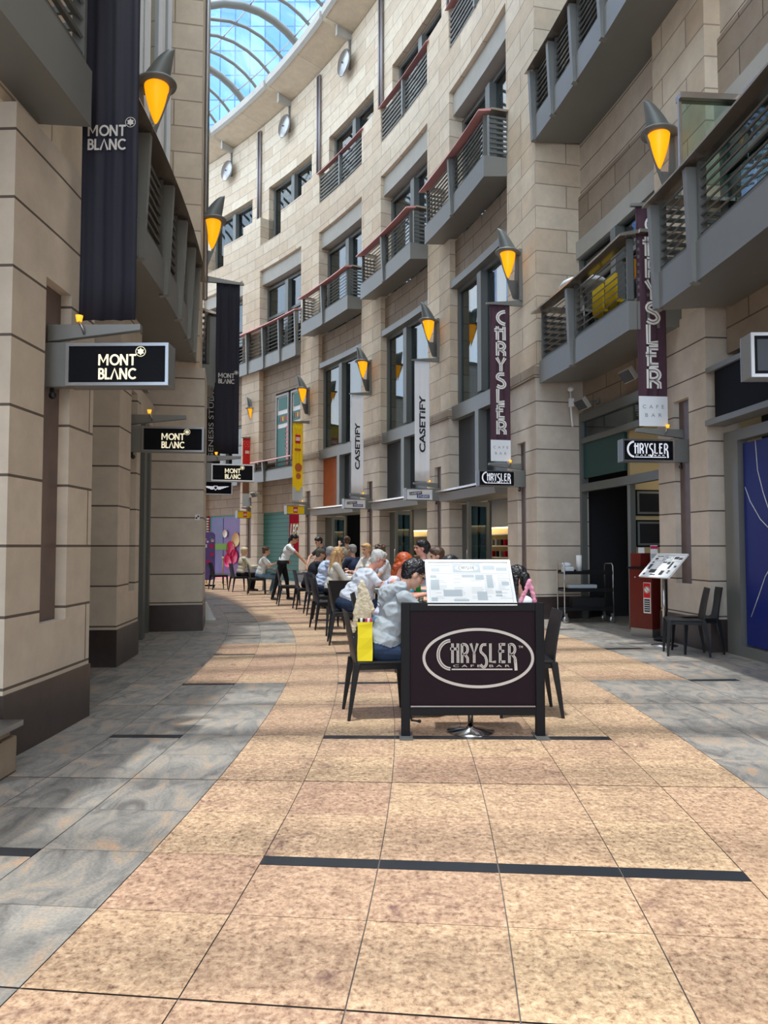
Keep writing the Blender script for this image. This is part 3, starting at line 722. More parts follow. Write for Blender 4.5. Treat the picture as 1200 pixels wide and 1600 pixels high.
# festive window film: teal and red bands, striped poles (no figures)
for i, (a, b_) in enumerate(((35.0, 36.5), (36.75, 38.3))):
    wn += 1; b = MB(); frame_ring(b, a, b_, 42.3, 4.55, 8.2, 0.1, 0.12); o = b.build('window_%d' % wn, 'grey metal'); struct(o)
    b = MB(); b.ring(a + 0.1, b_ - 0.1, 42.29, 42.31, 4.6, 8.1, 0); b.build('pane', 'white paint', o)
    b = MB()
    b.ring(a + 0.3, b_ - 0.3, 42.27, 42.29, 7.5, 8.05, 0); b.ring(a + 0.12, b_ - 0.12, 42.27, 42.29, 6.9, 7.3, 0)
    for q in range(5): b.ring(a + 0.2 + q * 0.22, a + 0.32 + q * 0.22, 42.255, 42.27, 7.0, 7.2, (1, 2, 3, 1, 0)[q])
    if i == 0: b.ring(a + 0.45, b_ - 0.15, 42.27, 42.29, 4.7, 5.9, 1); b.ring(a + 0.5, b_ - 0.2, 42.27, 42.29, 6.4, 6.8, 1); b.ring(a + 0.6, b_ - 0.3, 42.255, 42.27, 5.2, 5.35, 3)
    else: b.ring(a + 0.4, b_ - 0.12, 42.27, 42.29, 5.0, 6.7, 0)
    for q in range(12): b.ring(a + 0.15, a + 0.35, 42.25, 42.27, 4.65 + q * 0.18, 4.74 + q * 0.18, 1)
    b.build('window_film', ['teal', 'lego red', 'panel orange', 'lego yellow'], o)
# toy shop fronts
b = MB(); b.ring(34.95, 39.9, 42.35, 42.45, 0, 3.0, 0)
for i in range(16): b.ring(34.95, 39.9, 42.33, 42.35, 0.1 + i * 0.185, 0.12 + i * 0.185, 1)
trim(b, ['teal', 'teal dark'])
e = thing('wall_sign', 'square dark red shop sign with the white LEGO wordmark on teal boards', 'sign', pol(42.3, 35.7), rad(35.7))
b = MB(); b.ring(34.96, 36.6, 42.25, 42.33, 1.25, 3.05, 0); b.build('board', 'crimson', e, world=True)
b = MB(); tt = 35.75; er = pol(1, tt) - pol(0, tt); et = Vector((-er.y, er.x, 0))
P = plane(pol(42.24, tt, 2.15), -et * -1 if False else -et, (0, 0, 1))
# seen from the street the right-hand direction is towards the camera
P = plane(pol(42.24, tt, 2.15), -et, (0, 0, 1))
text_mesh('LEGO', 1.1, 0.62, P, b, 2, 0.09, 0.004, shear=0.2); text_mesh('LEGO', 1.06, 0.58, P, b, 1, 0.06, 0.008, shear=0.2); text_mesh('LEGO', 1.0, 0.54, P, b, 0, 0.02, 0.012, shear=0.2)
b.build('lettering', ['logo white', 'logo ink', 'lego yellow'], e, world=True)
e = thing('shop_mural', 'purple and blue cartoon-coloured shopfront panel with a green band, framed in teal', 'mural', pol(42.3, 44.5), rad(44.5))
b = MB(); b.ring(42.1, 46.95, 42.32, 42.4, 0, 3.4, 0); b.build('surround', 'teal', e, world=True)
b = MB(); b.ring(42.2, 46.0, 42.28, 42.32, 0.15, 2.9, 0); b.ring(44.6, 46.0, 42.26, 42.28, 0.15, 2.85, 1); b.build('panel', ['purple', 'violet'], e, world=True)
b = MB(); b.ring(44.0, 45.95, 42.24, 42.26, 1.3, 1.62, 0); b.build('green_band', 'grass green', e, world=True)
b = MB()
for c_, r_, q in (((43.6, 1.35), 0.4, 0), ((43.2, 1.0), 0.35, 0), ((43.9, 0.8), 0.35, 0), ((43.0, 1.8), 0.35, 1), ((44.3, 2.1), 0.2, 2)):
    Pm = Matrix.Translation(pol(42.24, c_[0], c_[1])) @ Matrix.Rotation(rad(c_[0]), 4, 'Z') @ Matrix.Rotation(PI / 2, 4, 'Y')
    b.lathe([(0, 0.02), (r_, 0.02), (r_, -0.02)], n=9, M=Pm, m=q)
b.build('colour_blots', ['magenta', 'cream wall', 'logo white'], e, world=True)
b = MB()
for i in range(22): b.ring(46.4, 46.6, 42.24, 42.32, 0.1 + i * 0.13, 0.17 + i * 0.13, 1)
b.ring(46.35, 46.65, 42.3, 42.32, 0.05, 3.0, 0); b.build('studded_pole', ['crimson', 'logo white'], e, world=True)
b = MB(); b.ring(42.3, 50, 41.0, 42.3, 0.0, 0.012, 0); o = b.build('carpet', 'carpet pink'); tag(o, 'pink carpet strip on the paving before the purple shopfront', 'carpet')

# blue poster shopfront at the right edge
t_ = MB(); t_.ring(0.4, 5.2, 43.0, 43.15, 2.95, 3.1, 0); t_.ring(4.75, 5.2, 43.0, 43.15, 0, 2.95, 0); t_.ring(0.4, 5.25, 42.75, 43.05, 3.2, 3.28, 0); t_.ring(0.4, 5.0, 42.8, 43.1, 3.28, 3.95, 1); t_.ring(0.4, 5.2, 42.75, 43.1, 3.95, 4.02, 0); t_.ring(0.4, 4.75, 43.0, 43.15, 0, 0.14, 0); trim(t_, ['grey metal', 'sign black'])
e = thing('window_poster', 'deep blue window poster with thin white curved lines at the right edge', 'poster', pol(43.1, 2.6), rad(2.6))
b = MB(); b.ring(0.6, 4.7, 43.06, 43.12, 0.16, 2.9, 0); b.build('poster_sheet', 'blue poster', e, world=True)
b = MB()
for pts in ([(4.3, 2.9), (4.25, 2.5), (4.1, 2.2), (3.9, 1.9), (3.6, 1.6)], [(4.65, 2.3), (4.5, 2.1), (4.2, 1.85), (3.9, 1.7), (3.4, 1.55)], [(4.55, 0.55), (4.3, 0.85), (4.1, 1.1), (3.7, 1.4)]):
    b.tube([pol(43.055, t, z) for t, z in pts], 0.006, n=5)
b.build('curved_line', 'logo white', e, world=True)

# ------------------------------------------------------------------ left building
w = MB()
for a, b_ in ((-22, -2.2),): w.ring(a, b_, 33.9, 34.4, 0, 17, 0, 3)
w.ring(0.0, 64, 33.9, 34.3, 6.35, 17.0, 0, 2)
w.ring(-2.25, 0.1, 34.0, 35.28, 4.7, 17, 0)
w.ring(10.77, 12.9, 34.65, 35.3, 4.7, 17, 0)
w.ring(12.9, 64, 34.2, 35.0, 4.7, 17, 0, 2)
w.ring(0.1, 10.77, 33.9, 34.3, 4.2, 6.35, 1)
w.ring(0.1, 10.9, 34.3, 34.55, 3.55, 3.95, 2); w.ring(0.1, 10.9, 34.3, 34.45, 4.2, 4.75, 2)
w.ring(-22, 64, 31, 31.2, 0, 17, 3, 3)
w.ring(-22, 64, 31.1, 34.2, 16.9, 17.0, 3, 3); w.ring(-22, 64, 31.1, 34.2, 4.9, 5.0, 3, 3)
w.ring(-22, 64, 34.2, 34.6, 16.8, 17.1, 0, 2)
w.ring(14, 64, 34.2, 35.2, 0, 4.7, 2, 2)
wl = w.build('wall_left', ['wall stone', 'band stone', 'pier stone', 'room dark']); struct(wl)
pier('nearest stone pier at the left edge, bearing the largest hanging sign', -1.02, 1.15, 35.34, 1.1, 4.7, -1, (3.6, 0.9), 0.36, tc_=-1.02)
pier('narrow recessed left stone pier, second from the camera', 5.36, 0.93, 34.74, 0.6, 4.6, -1, (3.6, 0.9), 0.28, tc_=5.65)
pier('left stone pier whose broad end face shows at the bend, with a small sticker', 12.3, 1.53, 35.36, 1.12, 4.7, -1, (3.6, 0.9), 0.3, tc_=12.9)
# near lateral stone returns and shopfront left of the nearest pier
b = MB(); b.ring(-12, -2.2, 34.4, 34.8, 3.4, 3.9, 0); b.ring(-12, -2.2, 34.4, 34.7, 4.2, 4.8, 0); trim(b, 'band stone')
window(0.2, 4.35, 34.25, 0.1, 3.5, 2.3, gm='window glass')
window(6.35, 10.6, 34.3, 0.0, 3.5, 8.4, gm='window glass')
t_ = MB(); t_.ring(8.9, 9.3, 34.2, 34.55, 0, 3.6, 0); t_.ring(10.45, 10.77, 34.2, 34.5, 0, 3.6, 0); trim(t_, 'frame metal')
window(6.6, 10.5, 34.7, 6.5, 16.5, 8.7, gm='window glass', fm='white paint', fw=0.16)
b = MB(); b.ring(5.2, 6.5, 34.3, 34.6, 6.3, 16.8, 0); trim(b, 'grey metal')
b = MB(); P0 = pol(35.34, 12.5); b.tube([P0 + Vector((0, 0, 6.3)), P0 + Vector((0, 0, 17))], 0.055); o = b.build('downpipe', 'steel'); tag(o, 'pale vertical pipe on the corner of the upper left tower', 'pipe')
balcony('curved grey louvred balcony on the left, bulging between the first and third piers', 0.6, 10.75, 34.3, 35.25, 4.78, [2.9, 4.9, 6.6, 8.2, 9.6], sgn=-1, rose=False, zt=1.6, fas=0.45, near_end=False, far_end=False)
balcony('grey louvred balcony at the top left corner, ending beside the first dark banner', -9, -1.35, 34.3, 35.7, 4.8, [-4.2, -6.6], sgn=-1, rose=False, zt=1.7, fas=0.45, near_end=False, corner=False)
balcony('far left balcony half hidden behind the second dark banner', 14.0, 22, 34.9, 35.5, 4.8, [16, 18, 20], sgn=-1, rose=False, zt=1.6, fas=0.45, near_end=True, far_end=False)

# ------------------------------------------------------------------ glass roof
VZ, V0, V1, VR = 23.9, 34.4, 43.2, 3.4
def vault(t, u, dz=0.0):
    q = ((34.4, 17.1), (35.6, 23.4), (40.4, 26.6), (43.2, 23.7)); v = 1 - u
    cf = (v ** 3, 3 * v * v * u, 3 * v * u * u, u ** 3)
    return pol(sum(c * p[0] for c, p in zip(cf, q)), t, sum(c * p[1] for c, p in zip(cf, q)) + dz)
us = [0.5 - 0.5 * math.cos(PI * i / 18) for i in range(19)]
g = MB(); n0, n1 = -20, 64
vs = []; cols = 43
for i in range(cols):
    t = n0 + (n1 - n0) * i / (cols - 1)
    vs += [vault(t, u, 0.16) for u in us]
g.add(vs, [(i * 19 + j, (i + 1) * 19 + j, (i + 1) * 19 + j + 1, i * 19 + j + 1) for i in range(cols - 1) for j in range(18)], 0, smooth=True)
o = g.build('ceiling', 'roof glass'); struct(o)
ri = 0; first = {}
t = -18.0; k = 0
while t < 63:
    big = k % 4 == 0
    b = MB(); b.tube([vault(t, u) for u in us], 0.17 if big else 0.075, 0, n=8)
    o = b.build('roof_rib', 'dark metal')
    tag(o, ('thick' if big else 'thin') + ' curved metal rib carrying the glass roof', 'rib', ('thick' if big else 'thin') + ' ribs of the glass roof')
    k += 1; t += 1.72
for i, u in enumerate((0.08, 0.3, 0.5, 0.7, 0.92)):
    b = MB(); b.tube([vault(n0 + (n1 - n0) * q / 80, u, 0.05) for q in range(81)], 0.03, 0, n=6)
    o = b.build('roof_purlin', 'steel'); tag(o, 'thin long purlin running with the curve of the glass roof', 'purlin', 'purlins of the glass roof')

# ------------------------------------------------------------------ office tower outside, seen through the roof
m, t_, b_ = newmat('tower glass')
uv = t_.nodes.new('ShaderNodeUVMap'); br = t_.nodes.new('ShaderNodeTexBrick'); br.offset = 0.0
br.inputs['Scale'].default_value = 1; br.inputs['Brick Width'].default_value = 2.0; br.inputs['Row Height'].default_value = 3.4; br.inputs['Mortar Size'].default_value = 0.09; br.inputs['Bias'].default_value = 0
br.inputs['Color1'].default_value = rgb(78, 128, 192); br.inputs['Color2'].default_value = rgb(112, 158, 212); br.inputs['Mortar'].default_value = rgb(64, 98, 150)
t_.links.new(uv.outputs['UV'], br.inputs['Vector'])
n_ = t_.nodes.new('ShaderNodeTexNoise'); n_.inputs['Scale'].default_value = 0.045; n_.inputs['Detail'].default_value = 5; n_.inputs['Distortion'].default_value = 1.5  # pale noise patches paint a cloud reflection into the glass colour
tc_ = t_.nodes.new('ShaderNodeTexCoord'); t_.links.new(tc_.outputs['Object'], n_.inputs['Vector'])
rr = t_.nodes.new('ShaderNodeValToRGB'); rr.color_ramp.elements[0].position = 0.48; rr.color_ramp.elements[0].color = (0, 0, 0, 1); rr.color_ramp.elements[1].position = 0.66; rr.color_ramp.elements[1].color = (0.8, 0.8, 0.8, 1)
t_.links.new(n_.outputs['Fac'], rr.inputs['Fac'])
mx = t_.nodes.new('ShaderNodeMix'); mx.data_type = 'RGBA'; mx.inputs['B'].default_value = rgb(190, 206, 226)
t_.links.new(rr.outputs['Color'], mx.inputs['Factor']); t_.links.new(br.outputs['Color'], mx.inputs['A']); t_.links.new(mx.outputs['Result'], b_.inputs['Base Color'])
b_.inputs['Roughness'].default_value = 0.25
MATS['tower glass'] = m
b = MB(); b.box(-62, 2, 96, 130, 0, 170, 0)
o = b.build('office_tower', 'tower glass'); tag(o, 'tall blue glass office tower beyond the glass roof', 'building')
b = MB()
for i in range(12):
    b.tube([(-4 + i * 0.1, 86 , 70 + i * 5), (8, 86, 70 + i * 5)], 0.35, n=4)
for x in (-4, -1, 2, 5, 8): b.tube([(x, 86, 60), (x, 86, 132)], 0.3, n=4)
o = b.build('lattice_frame', 'white paint'); tag(o, 'white lattice steel frame in front of the blue tower', 'framework')
# ------------------------------------------------------------------ lamps, signs and banners on the piers
def frame_of(side, t, R):
    """local X points out over the street, the side that faces the camera is cy*Y"""
    if side > 0: return pol(R, t), rad(t) + PI, 1
    return pol(R, t), rad(t), -1
def facing(cy, x, z, d): return plane((x, cy * d, z), (-cy, 0, 0), (0, 0, 1))
def wall_lamp(label, side, t, R):
    loc, rz, cy = frame_of(side, t, R)
    e = thing('wall_lamp', label, 'lamp', loc, rz, 'horn-shaped wall lamps')
    b = MB()
    N = 16; vs = []; rows = 12
    for i in range(rows + 1):
        q = i / rows; z = 7.93 + 0.5 * q; r = 0.185 * (1 - q) ** 0.55 + 0.008
        cxx = 0.25 + 0.19 - r + 0.07 * q
        vs += [(cxx + r * math.cos(2 * PI * k / N), r * 0.9 * math.sin(2 * PI * k / N), z) for k in range(N)]
    b.add(vs, [(i * N + k, i * N + (k + 1) % N, (i + 1) * N + (k + 1) % N, (i + 1) * N + k) for i in range(rows) for k in range(N)] + [tuple(rows * N + k for k in range(N)), tuple(range(N))], 0, smooth=True)
    b.build('hood', 'frame metal', e)
    b = MB(); M = Matrix.Translation((0.26, 0, 7.9)) @ Matrix.Rotation(rad(-6), 4, 'Y'); b.lathe([(0, 0.015), (0.28, 0.015), (0.285, 0), (0.28, -0.015), (0, -0.015)], M=M); b.build('disc', 'grey metal', e)
    b = MB(); b.lathe([(0.165 * math.cos(PI / 2 * (1 - math.sqrt(1 - (k / 10) ** 1.6))) if False else 0.168 * (1 - (k / 10) ** 1.45) ** 0.85, -0.57 * k / 10) for k in range(11)], c=(0.27, 0, 7.885)); b.build('glowing_shade', 'amber glow', e)
    b = MB()
    b.prism([(0.47, 7.89), (0.50, 7.89), (0.16, 6.9), (0.10, 6.9)], -0.012, 0.012)
    b.prism([(0.02, 7.89), (0.09, 7.89), (0.14, 6.9), (0.02, 6.9)], -0.012, 0.012)
    b.prism([(0.02, 7.3), (0.24, 7.3), (0.13, 6.88), (0.02, 6.88)], -0.012, 0.012)
    b.build('fin', 'dark metal', e)
    b = MB(); b.box(-0.06, 0.03, -0.06, 0.06, 6.85, 8.0); b.build('wall_plate', 'grey metal', e)
    return e
def bracket(b, z, tall=0.14, x1=0.75):
    b.prism([(0.0, z), (0.0, z + tall), (x1, z + tall), (x1, z + tall - 0.05)], -0.03, 0.03)
def hanging_sign(label, side, t, R, style, blank=False):
    loc, rz, cy = frame_of(side, t, R)
    e = thing('hanging_sign', label, 'sign', loc, rz, 'box signs hanging off the piers')
    b = MB(); b.box(-0.08, 0.2, -0.045, 0.045, 2.77, 3.13); bracket(b, 3.14); b.build('bracket', 'grey metal', e, bevel=0.006)
    b = MB(); b.box(0.18, 1.0, -0.075, 0.075, 2.77, 3.11)
    b.build('housing', 'grey metal', e, bevel=0.006)
    for s_ in (1, -1):
        b = MB()
        for x0, x1, z0, z1 in ((.18, 1.0, 3.085, 3.11), (.18, 1.0, 2.77, 2.795), (.18, .205, 2.795, 3.085), (.975, 1.0, 2.795, 3.085)): b.box(x0, x1, min(s_ * .075, s_ * .09), max(s_ * .075, s_ * .09), z0, z1)
        b.build('rim', 'steel', e)
    P = facing(cy, 0.59, 2.94, 0.078)
    fm = {'mb': 'sign black', 'chr': 'sign black', 'case': 'white paint', 'lego': 'lego yellow', 'wing': 'sign black', 'blank': 'sign black'}[style[0] if isinstance(style, tuple) else style]
    b = MB(); b.box(.205, .975, -0.078, 0.078, 2.795, 3.085); face = b.build('panel', fm, e)
    b = MB(); ms = ['lit cream']
    if style == 'mb': montblanc(b, 0.0, -0.02, 0.30, P)
    elif style == 'chr':
        ms = ['lit white', 'sign black']; chrysler_logo(b, -0.0, 0.01, 0.66, P)
    elif style == 'case':
        ms = ['logo ink', 'blue poster', 'white paint', 'bottle green']
        R1 = P @ Matrix.Rotation(rad(6), 4, 'Z')
        rect2(b, -0.30, 0.08, 0.0, 0.085, R1, 0); rect2(b, -0.08, 0.30, -0.1, -0.01, P, 1, 0.005)
        text_mesh('CASETiFY', 0.34, 0.05, R1 @ Matrix.Translation((-0.11, 0.042, 0)), b, 2, 0.02, 0.007)
        text_mesh('STUDIO', 0.32, 0.06, P @ Matrix.Translation((0.11, -0.055, 0)), b, 2, 0.02, 0.009)
    elif style == 'lego':
        ms = ['lego red', 'logo white']
        rect2(b, -0.1, 0.1, -0.11, 0.12, P, 0); text_mesh('LEGO', 0.17, 0.1, P, b, 1, 0.05, 0.006)
    elif style == 'wing':
        ms = ['lit white', 'logo ink']
        for s_ in (-1, 1):
            for q in range(4):
                poly2(b, [(s_ * 0.05, 0.03 - 0.02 * q), (s_ * (0.33 - 0.06 * q), 0.045 - 0.022 * q), (s_ * (0.30 - 0.06 * q), 0.026 - 0.022 * q), (s_ * 0.05, 0.015 - 0.02 * q)][::s_], P, 0)
        poly2(b, [(-.05, .05), (.05, .05), (.045, -.02), (0, -.07), (-.045, -.02)][::-1], P, 0, 0.005); poly2(b, [(-.035, .035), (.035, .035), (.03, -.015), (0, -.05), (-.03, -.015)][::-1], P, 1, 0.007)
    elif style == 'blank': ms = ['dark panel']; rect2(b, -0.36, 0.36, -0.12, 0.12, P, 0)
    b.build('lettering', ms, face)
    b = MB(); b.tube([(0.3, cy * 0.03, 3.2), (0.3, cy * 0.06, 3.24), (0.27, cy * 0.06, 3.29)], 0.012, n=6); b.lathe([(0.0, 0), (0.02, 0.0), (0.03, 0.05), (0.0, 0.055)], c=(0.27, cy * 0.06, 3.29), m=1, n=10); b.build('spotlight', ['steel', 'amber small'], e)
    b = MB(); b.ell((0.06, cy * 0.04, 2.70), (0.03, 0.03, 0.03)); b.box(0.02, 0.05, -0.01, 0.01, 2.7, 2.78); b.build('camera_dome', 'black plastic', e)
    return e
def banner(label, side, t, R, clothm, draw, z0=3.32, z1=6.74, wv=0.006, xa=0.24, xb=0.70):
    loc, rz, cy = frame_of(side, t, R)
    e = thing('hanging_banner', label, 'banner', loc, rz, 'long vertical banners')
    b = MB(); b.prism([(-0.06, z1), (-0.06, z1 + 0.13), (0.78, z1 + 0.02), (0.78, z1 - 0.015)], -0.03, 0.03); b.build('top_arm', 'grey metal', e)
    b = MB(); n = 26; rows = 10; vs = []
    for s_ in (1, -1):
        for i in range(rows + 1):
            for k in range(n + 1):
                q = k / n; x = xa + (xb - xa) * q; z = z0 + (z1 - z0) * i / rows
                y = wv * math.sin(q * 19 + 0.5 * math.sin(i * 0.7)) + 0.5 * wv * math.sin(q * 37 + i * 0.2)
                vs.append((x, y + s_ * 0.003, z))
    m = (rows + 1) * (n + 1); fs = []
    for i in range(rows):
        for k in range(n):
            a = i * (n + 1) + k; fs.append((a, a + 1, a + n + 2, a + n + 1)); fs.append((m + a, m + a + n + 1, m + a + n + 2, m + a + 1))
    for i in range(rows): 
        for k in (0, n): a = i * (n + 1) + k; fs.append((a, a + n + 1, m + a + n + 1, m + a))
    for k in range(n): fs.append((k, k + 1, m + k + 1, m + k)); a = rows * (n + 1) + k; fs.append((a, a + 1, m + a + 1, m + a))
    b.add(vs, fs, 0, smooth=True)
    cloth = b.build('cloth', clothm, e)
    P = facing(cy, (xa + xb) / 2, 0, wv * 1.6 + 0.004)
    b = MB(); ms = draw(b, P, z0, z1); b.build('lettering', ms, cloth)
    return e
def d_chr(b, P, z0, z1):
    rect2(b, -0.23, 0.23, z0, z0 + 0.46, P, 1, 0.0)
    zt = z1 - 0.12; H = (zt - (z0 + 0.56)) / 8
    for i, ch in enumerate('CHRYSLER'):
        deco(b, ch, -0.10, zt - H * (i + 1) + 0.02, 0.24, H * 0.88, P, 0, 2, 0.32, 0.003)
    text_mesh('C  A  F  E', 0.34, 0.055, P @ Matrix.Translation((0, z0 + 0.30, 0)), b, 3, 0, 0.003)
    text_mesh('B  A  R', 0.26, 0.055, P @ Matrix.Translation((0, z0 + 0.17, 0)), b, 3, 0, 0.003)
    return ['logo white', 'white cloth', 'banner maroon', 'grey ink']
def d_case(b, P, z0, z1):
    text_mesh('CASETiFY', 0.19, 1.62, P @ Matrix.Translation((0.0, z0 + 1.62, 0)), b, 0, 0.03, 0.004, rot=1)
    return ['logo ink']
def d_mb(b, P, z0, z1):
    montblanc(b, -0.02, 4.82, 0.31, P, 0, 0.004); return ['logo silver']
def d_mb2(b, P, z0, z1):
    montblanc(b, -0.02, 4.82, 0.31, P, 0, 0.004); return ['logo silver']
def d_gen(b, P, z0, z1):
    text_mesh('GENESIS STUDIO', 0.12, 1.9, P @ Matrix.Translation((0.0, z0 + 1.1, 0)), b, 0, 0.0, 0.004, rot=1); return ['logo silver']
def d_lego_y(b, P, z0, z1):
    rect2(b, -0.12, 0.12, z1 - 0.85, z1 - 0.5, P, 0); text_mesh('LEGO', 0.2, 0.15, P @ Matrix.Translation((0, z1 - 0.67, 0)), b, 1, 0.06, 0.006)
    rect2(b, -0.14, 0.14, z1 - 1.16, z1 - 1.06, P, 2, 0.004)
    rect2(b, -0.23, 0.23, z0, z0 + 0.55, P, 3, 0.0)
    for zz, r in ((1.35, 0.16), (1.0, 0.11)): poly2(b, arc(0.03, z0 + zz, r, r * 1.1, 0, 340, 17), P, 2, 0.003)
    rect2(b, -0.1, 0.12, z0 + 0.4, z0 + 0.85, P, 4, 0.0045)
    return ['lego red', 'logo white', 'panel orange', 'menu grey', 'lego yellow']
def d_lego_r(b, P, z0, z1):
    rect2(b, -0.12, 0.12, z1 - 0.8, z1 - 0.5, P, 0, 0.003); text_mesh('LEGO', 0.22, 0.14, P @ Matrix.Translation((0, z1 - 0.65, 0)), b, 1, 0.06, 0.006)
    rect2(b, -0.23, 0.23, z0, z0 + 0.6, P, 3, 0.0); rect2(b, -0.23, 0.23, z0 + 0.6, z0 + 1.7, P, 2, 0.001)
    for q in range(9): rect2(b, -0.2 + 0.05 * q, -0.18 + 0.05 * q, z1 - 0.2 - 0.1 * (q % 3), z1 - 0.18 - 0.1 * (q % 3), P, 1, 0.003)
    return ['lego red', 'logo white', 'wood brown', 'menu grey']
LR = 42.03
wall_lamp('glowing amber wall lamp highest at the right, above the nearest wine-red banner', 1, PR[1], 42.8)
wall_lamp('glowing amber wall lamp over the second wine-red banner, on the broad pier', 1, PR[2], LR)
wall_lamp('glowing amber wall lamp over the nearer white banner', 1, PR[3], LR)
wall_lamp('glowing amber wall lamp over the farther white banner', 1, PR[4], LR)
wall_lamp('glowing amber wall lamp over the yellow banner', 1, PR[5], LR)
wall_lamp('glowing amber wall lamp over the red banner, smallest and farthest', 1, PR[6], 42.4)
wall_lamp('glowing amber wall lamp at the left, peeping from behind the first dark banner', -1, 5.65, 34.74)
wall_lamp('glowing amber wall lamp at the left corner above the second dark banner', -1, 12.6, 35.2)
wall_lamp('amber wall lamp mostly hidden behind the left balcony, only its rim seen', -1, 19.2, 35.0)
hanging_sign('lit CHRYSLER box sign nearest at the right, below the wine-red banner', 1, PR[1], 42.83, 'chr')
hanging_sign('lit CHRYSLER box sign on the broad pier, above an entrance canopy', 1, PR[2], LR, 'chr')
hanging_sign('small white CASETiFY STUDIO box sign under the nearer white banner', 1, PR[3], LR, 'case')
hanging_sign('small white CASETiFY STUDIO box sign under the farther white banner', 1, PR[4], LR, 'case')
hanging_sign('yellow LEGO box sign under the yellow banner', 1, PR[5], LR, 'lego')
hanging_sign('yellow LEGO box sign under the red banner', 1, PR[6], 42.4, 'lego')
hanging_sign('blank dark box sign cut off by the right edge', 1, -1.3, 41.78, 'blank')
hanging_sign('lit MONT BLANC box sign nearest the camera, largest of the three', -1, -1.02, 35.3, 'mb')
hanging_sign('lit MONT BLANC box sign second from the camera, on the recessed pier', -1, 5.65, 34.72, 'mb')
hanging_sign('lit MONT BLANC box sign farthest of the three, under the second dark banner', -1, 12.9, 35.32, 'mb')
hanging_sign('black box sign with a white winged emblem, far left', -1, 19.2, 35.2, 'wing')
banner('wine-red CHRYSLER banner nearest at the right, partly behind a balcony', 1, PR[1], 42.83, 'banner maroon', d_chr)
banner('wine-red CHRYSLER banner on the broad pier, second from the camera', 1, PR[2], LR, 'banner maroon', d_chr)
banner('white CASETiFY banner, nearer and larger of the two', 1, PR[3], LR, 'banner white', d_case, wv=0.003)
banner('white CASETiFY banner, farther and smaller of the two', 1, PR[4], LR, 'banner white', d_case, wv=0.003)
banner('yellow banner with a small red LEGO square', 1, PR[5], LR, 'lego yellow', d_lego_y, z1=6.5)
banner('red banner with a LEGO square, farthest on the right', 1, PR[6], 42.4, 'lego red', d_lego_r, z1=6.5)
banner('broad dark navy MONT BLANC banner nearest the camera, running out of the top', -1, -1.02, 35.3, 'navy cloth', d_mb, wv=0.009)
banner('dark navy MONT BLANC banner farther off, hanging full length at the left bend', -1, 12.9, 35.32, 'navy cloth', d_mb2, wv=0.008)
banner('black GENESIS STUDIO banner mostly hidden behind the far navy banner', -1, 19.2, 35.2, 'black cloth', d_gen, z0=3.5, z1=5.6)

# floodlights, conduit
def flood(label, loc, rz):
    e = thing('floodlight', label, 'floodlight', loc, rz, 'floodlights over the cafe entrance')
    b = MB(); M = Matrix.Rotation(rad(35), 4, 'Y'); b.box(-0.02, 0.07, -0.2, 0.2, -0.12, 0.12, 0, M); b.build('casing', 'concrete', e, bevel=0.01)
    b = MB(); b.box(0.07, 0.078, -0.18, 0.18, -0.1, 0.1, 0, M); b.build('lens', 'dark panel', e)
    b = MB(); b.tube([(-0.3, 0, 0.05), (-0.05, 0, 0)], 0.02); b.box(-0.33, -0.28, -0.05, 0.05, 0.0, 0.1); b.build('arm', 'grey metal', e)
flood('pale floodlight beside the broad pier, over the trolley', pol(42.75, 10.9, 4.35), rad(10.9) + PI)
flood('pale floodlight above the nearest CHRYSLER box sign', pol(42.75, 8.4, 4.5), rad(8.4) + PI)
flood('pale floodlight between the red and yellow banners', pol(41.9, 40.0, 3.85), rad(40) + PI)
b = MB(); P0 = pol(42.7, 11.5); b.tube([P0 + Vector((0, 0, 4.78)), P0 + Vector((0, 0, 4.3)), P0 + Vector((0.03, 0, 3.95))], 0.022); b.box(P0.x - .05, P0.x + .05, P0.y - .06, P0.y, 4.35, 4.52)
b.ell((P0.x, P0.y, 4.72), (0.07, 0.07, 0.05)); o = b.build('wall_conduit', 'white paint'); tag(o, 'white conduit with a small junction box under the entrance balcony', 'conduit')
# small lights in the upper room, parasol tops on the balcony
for i, (t, R, z, lb) in enumerate(((9.6, 44.2, 7.3, 'in the room behind the right balcony'), (16.2, 43.9, 8.2, 'in the tall window of the nearest canopied bay'), (23.3, 43.9, 8.1, 'in the tall window of the middle bay'))):
    b = MB(); b.ell(tuple(pol(R, t, z)), (0.07, 0.07, 0.03)); o = b.build('ceiling_or_fill_lamp', 'warm light'); tag(o, 'small warm ceiling lamp glimpsed ' + lb, 'lamp', 'ceiling lamps upstairs')
e = thing('parasol', 'closed white round parasol top above the balcony rail, over the cafe entrance', 'parasol', pol(42.5, 10.1, 0), 0)
b = MB(); b.lathe([(0.0, 0.22), (0.15, 0.21), (0.24, 0.14), (0.26, 0.1), (0.42, 0.06), (0.46, 0.0), (0.44, -0.03), (0.0, -0.03)], c=(0, 0, 6.5)); b.build('canopy', 'white paint', e)
b = MB(); b.tube([(0, 0, 5.25), (0, 0, 6.5)], 0.025); b.build('pole', 'steel', e)
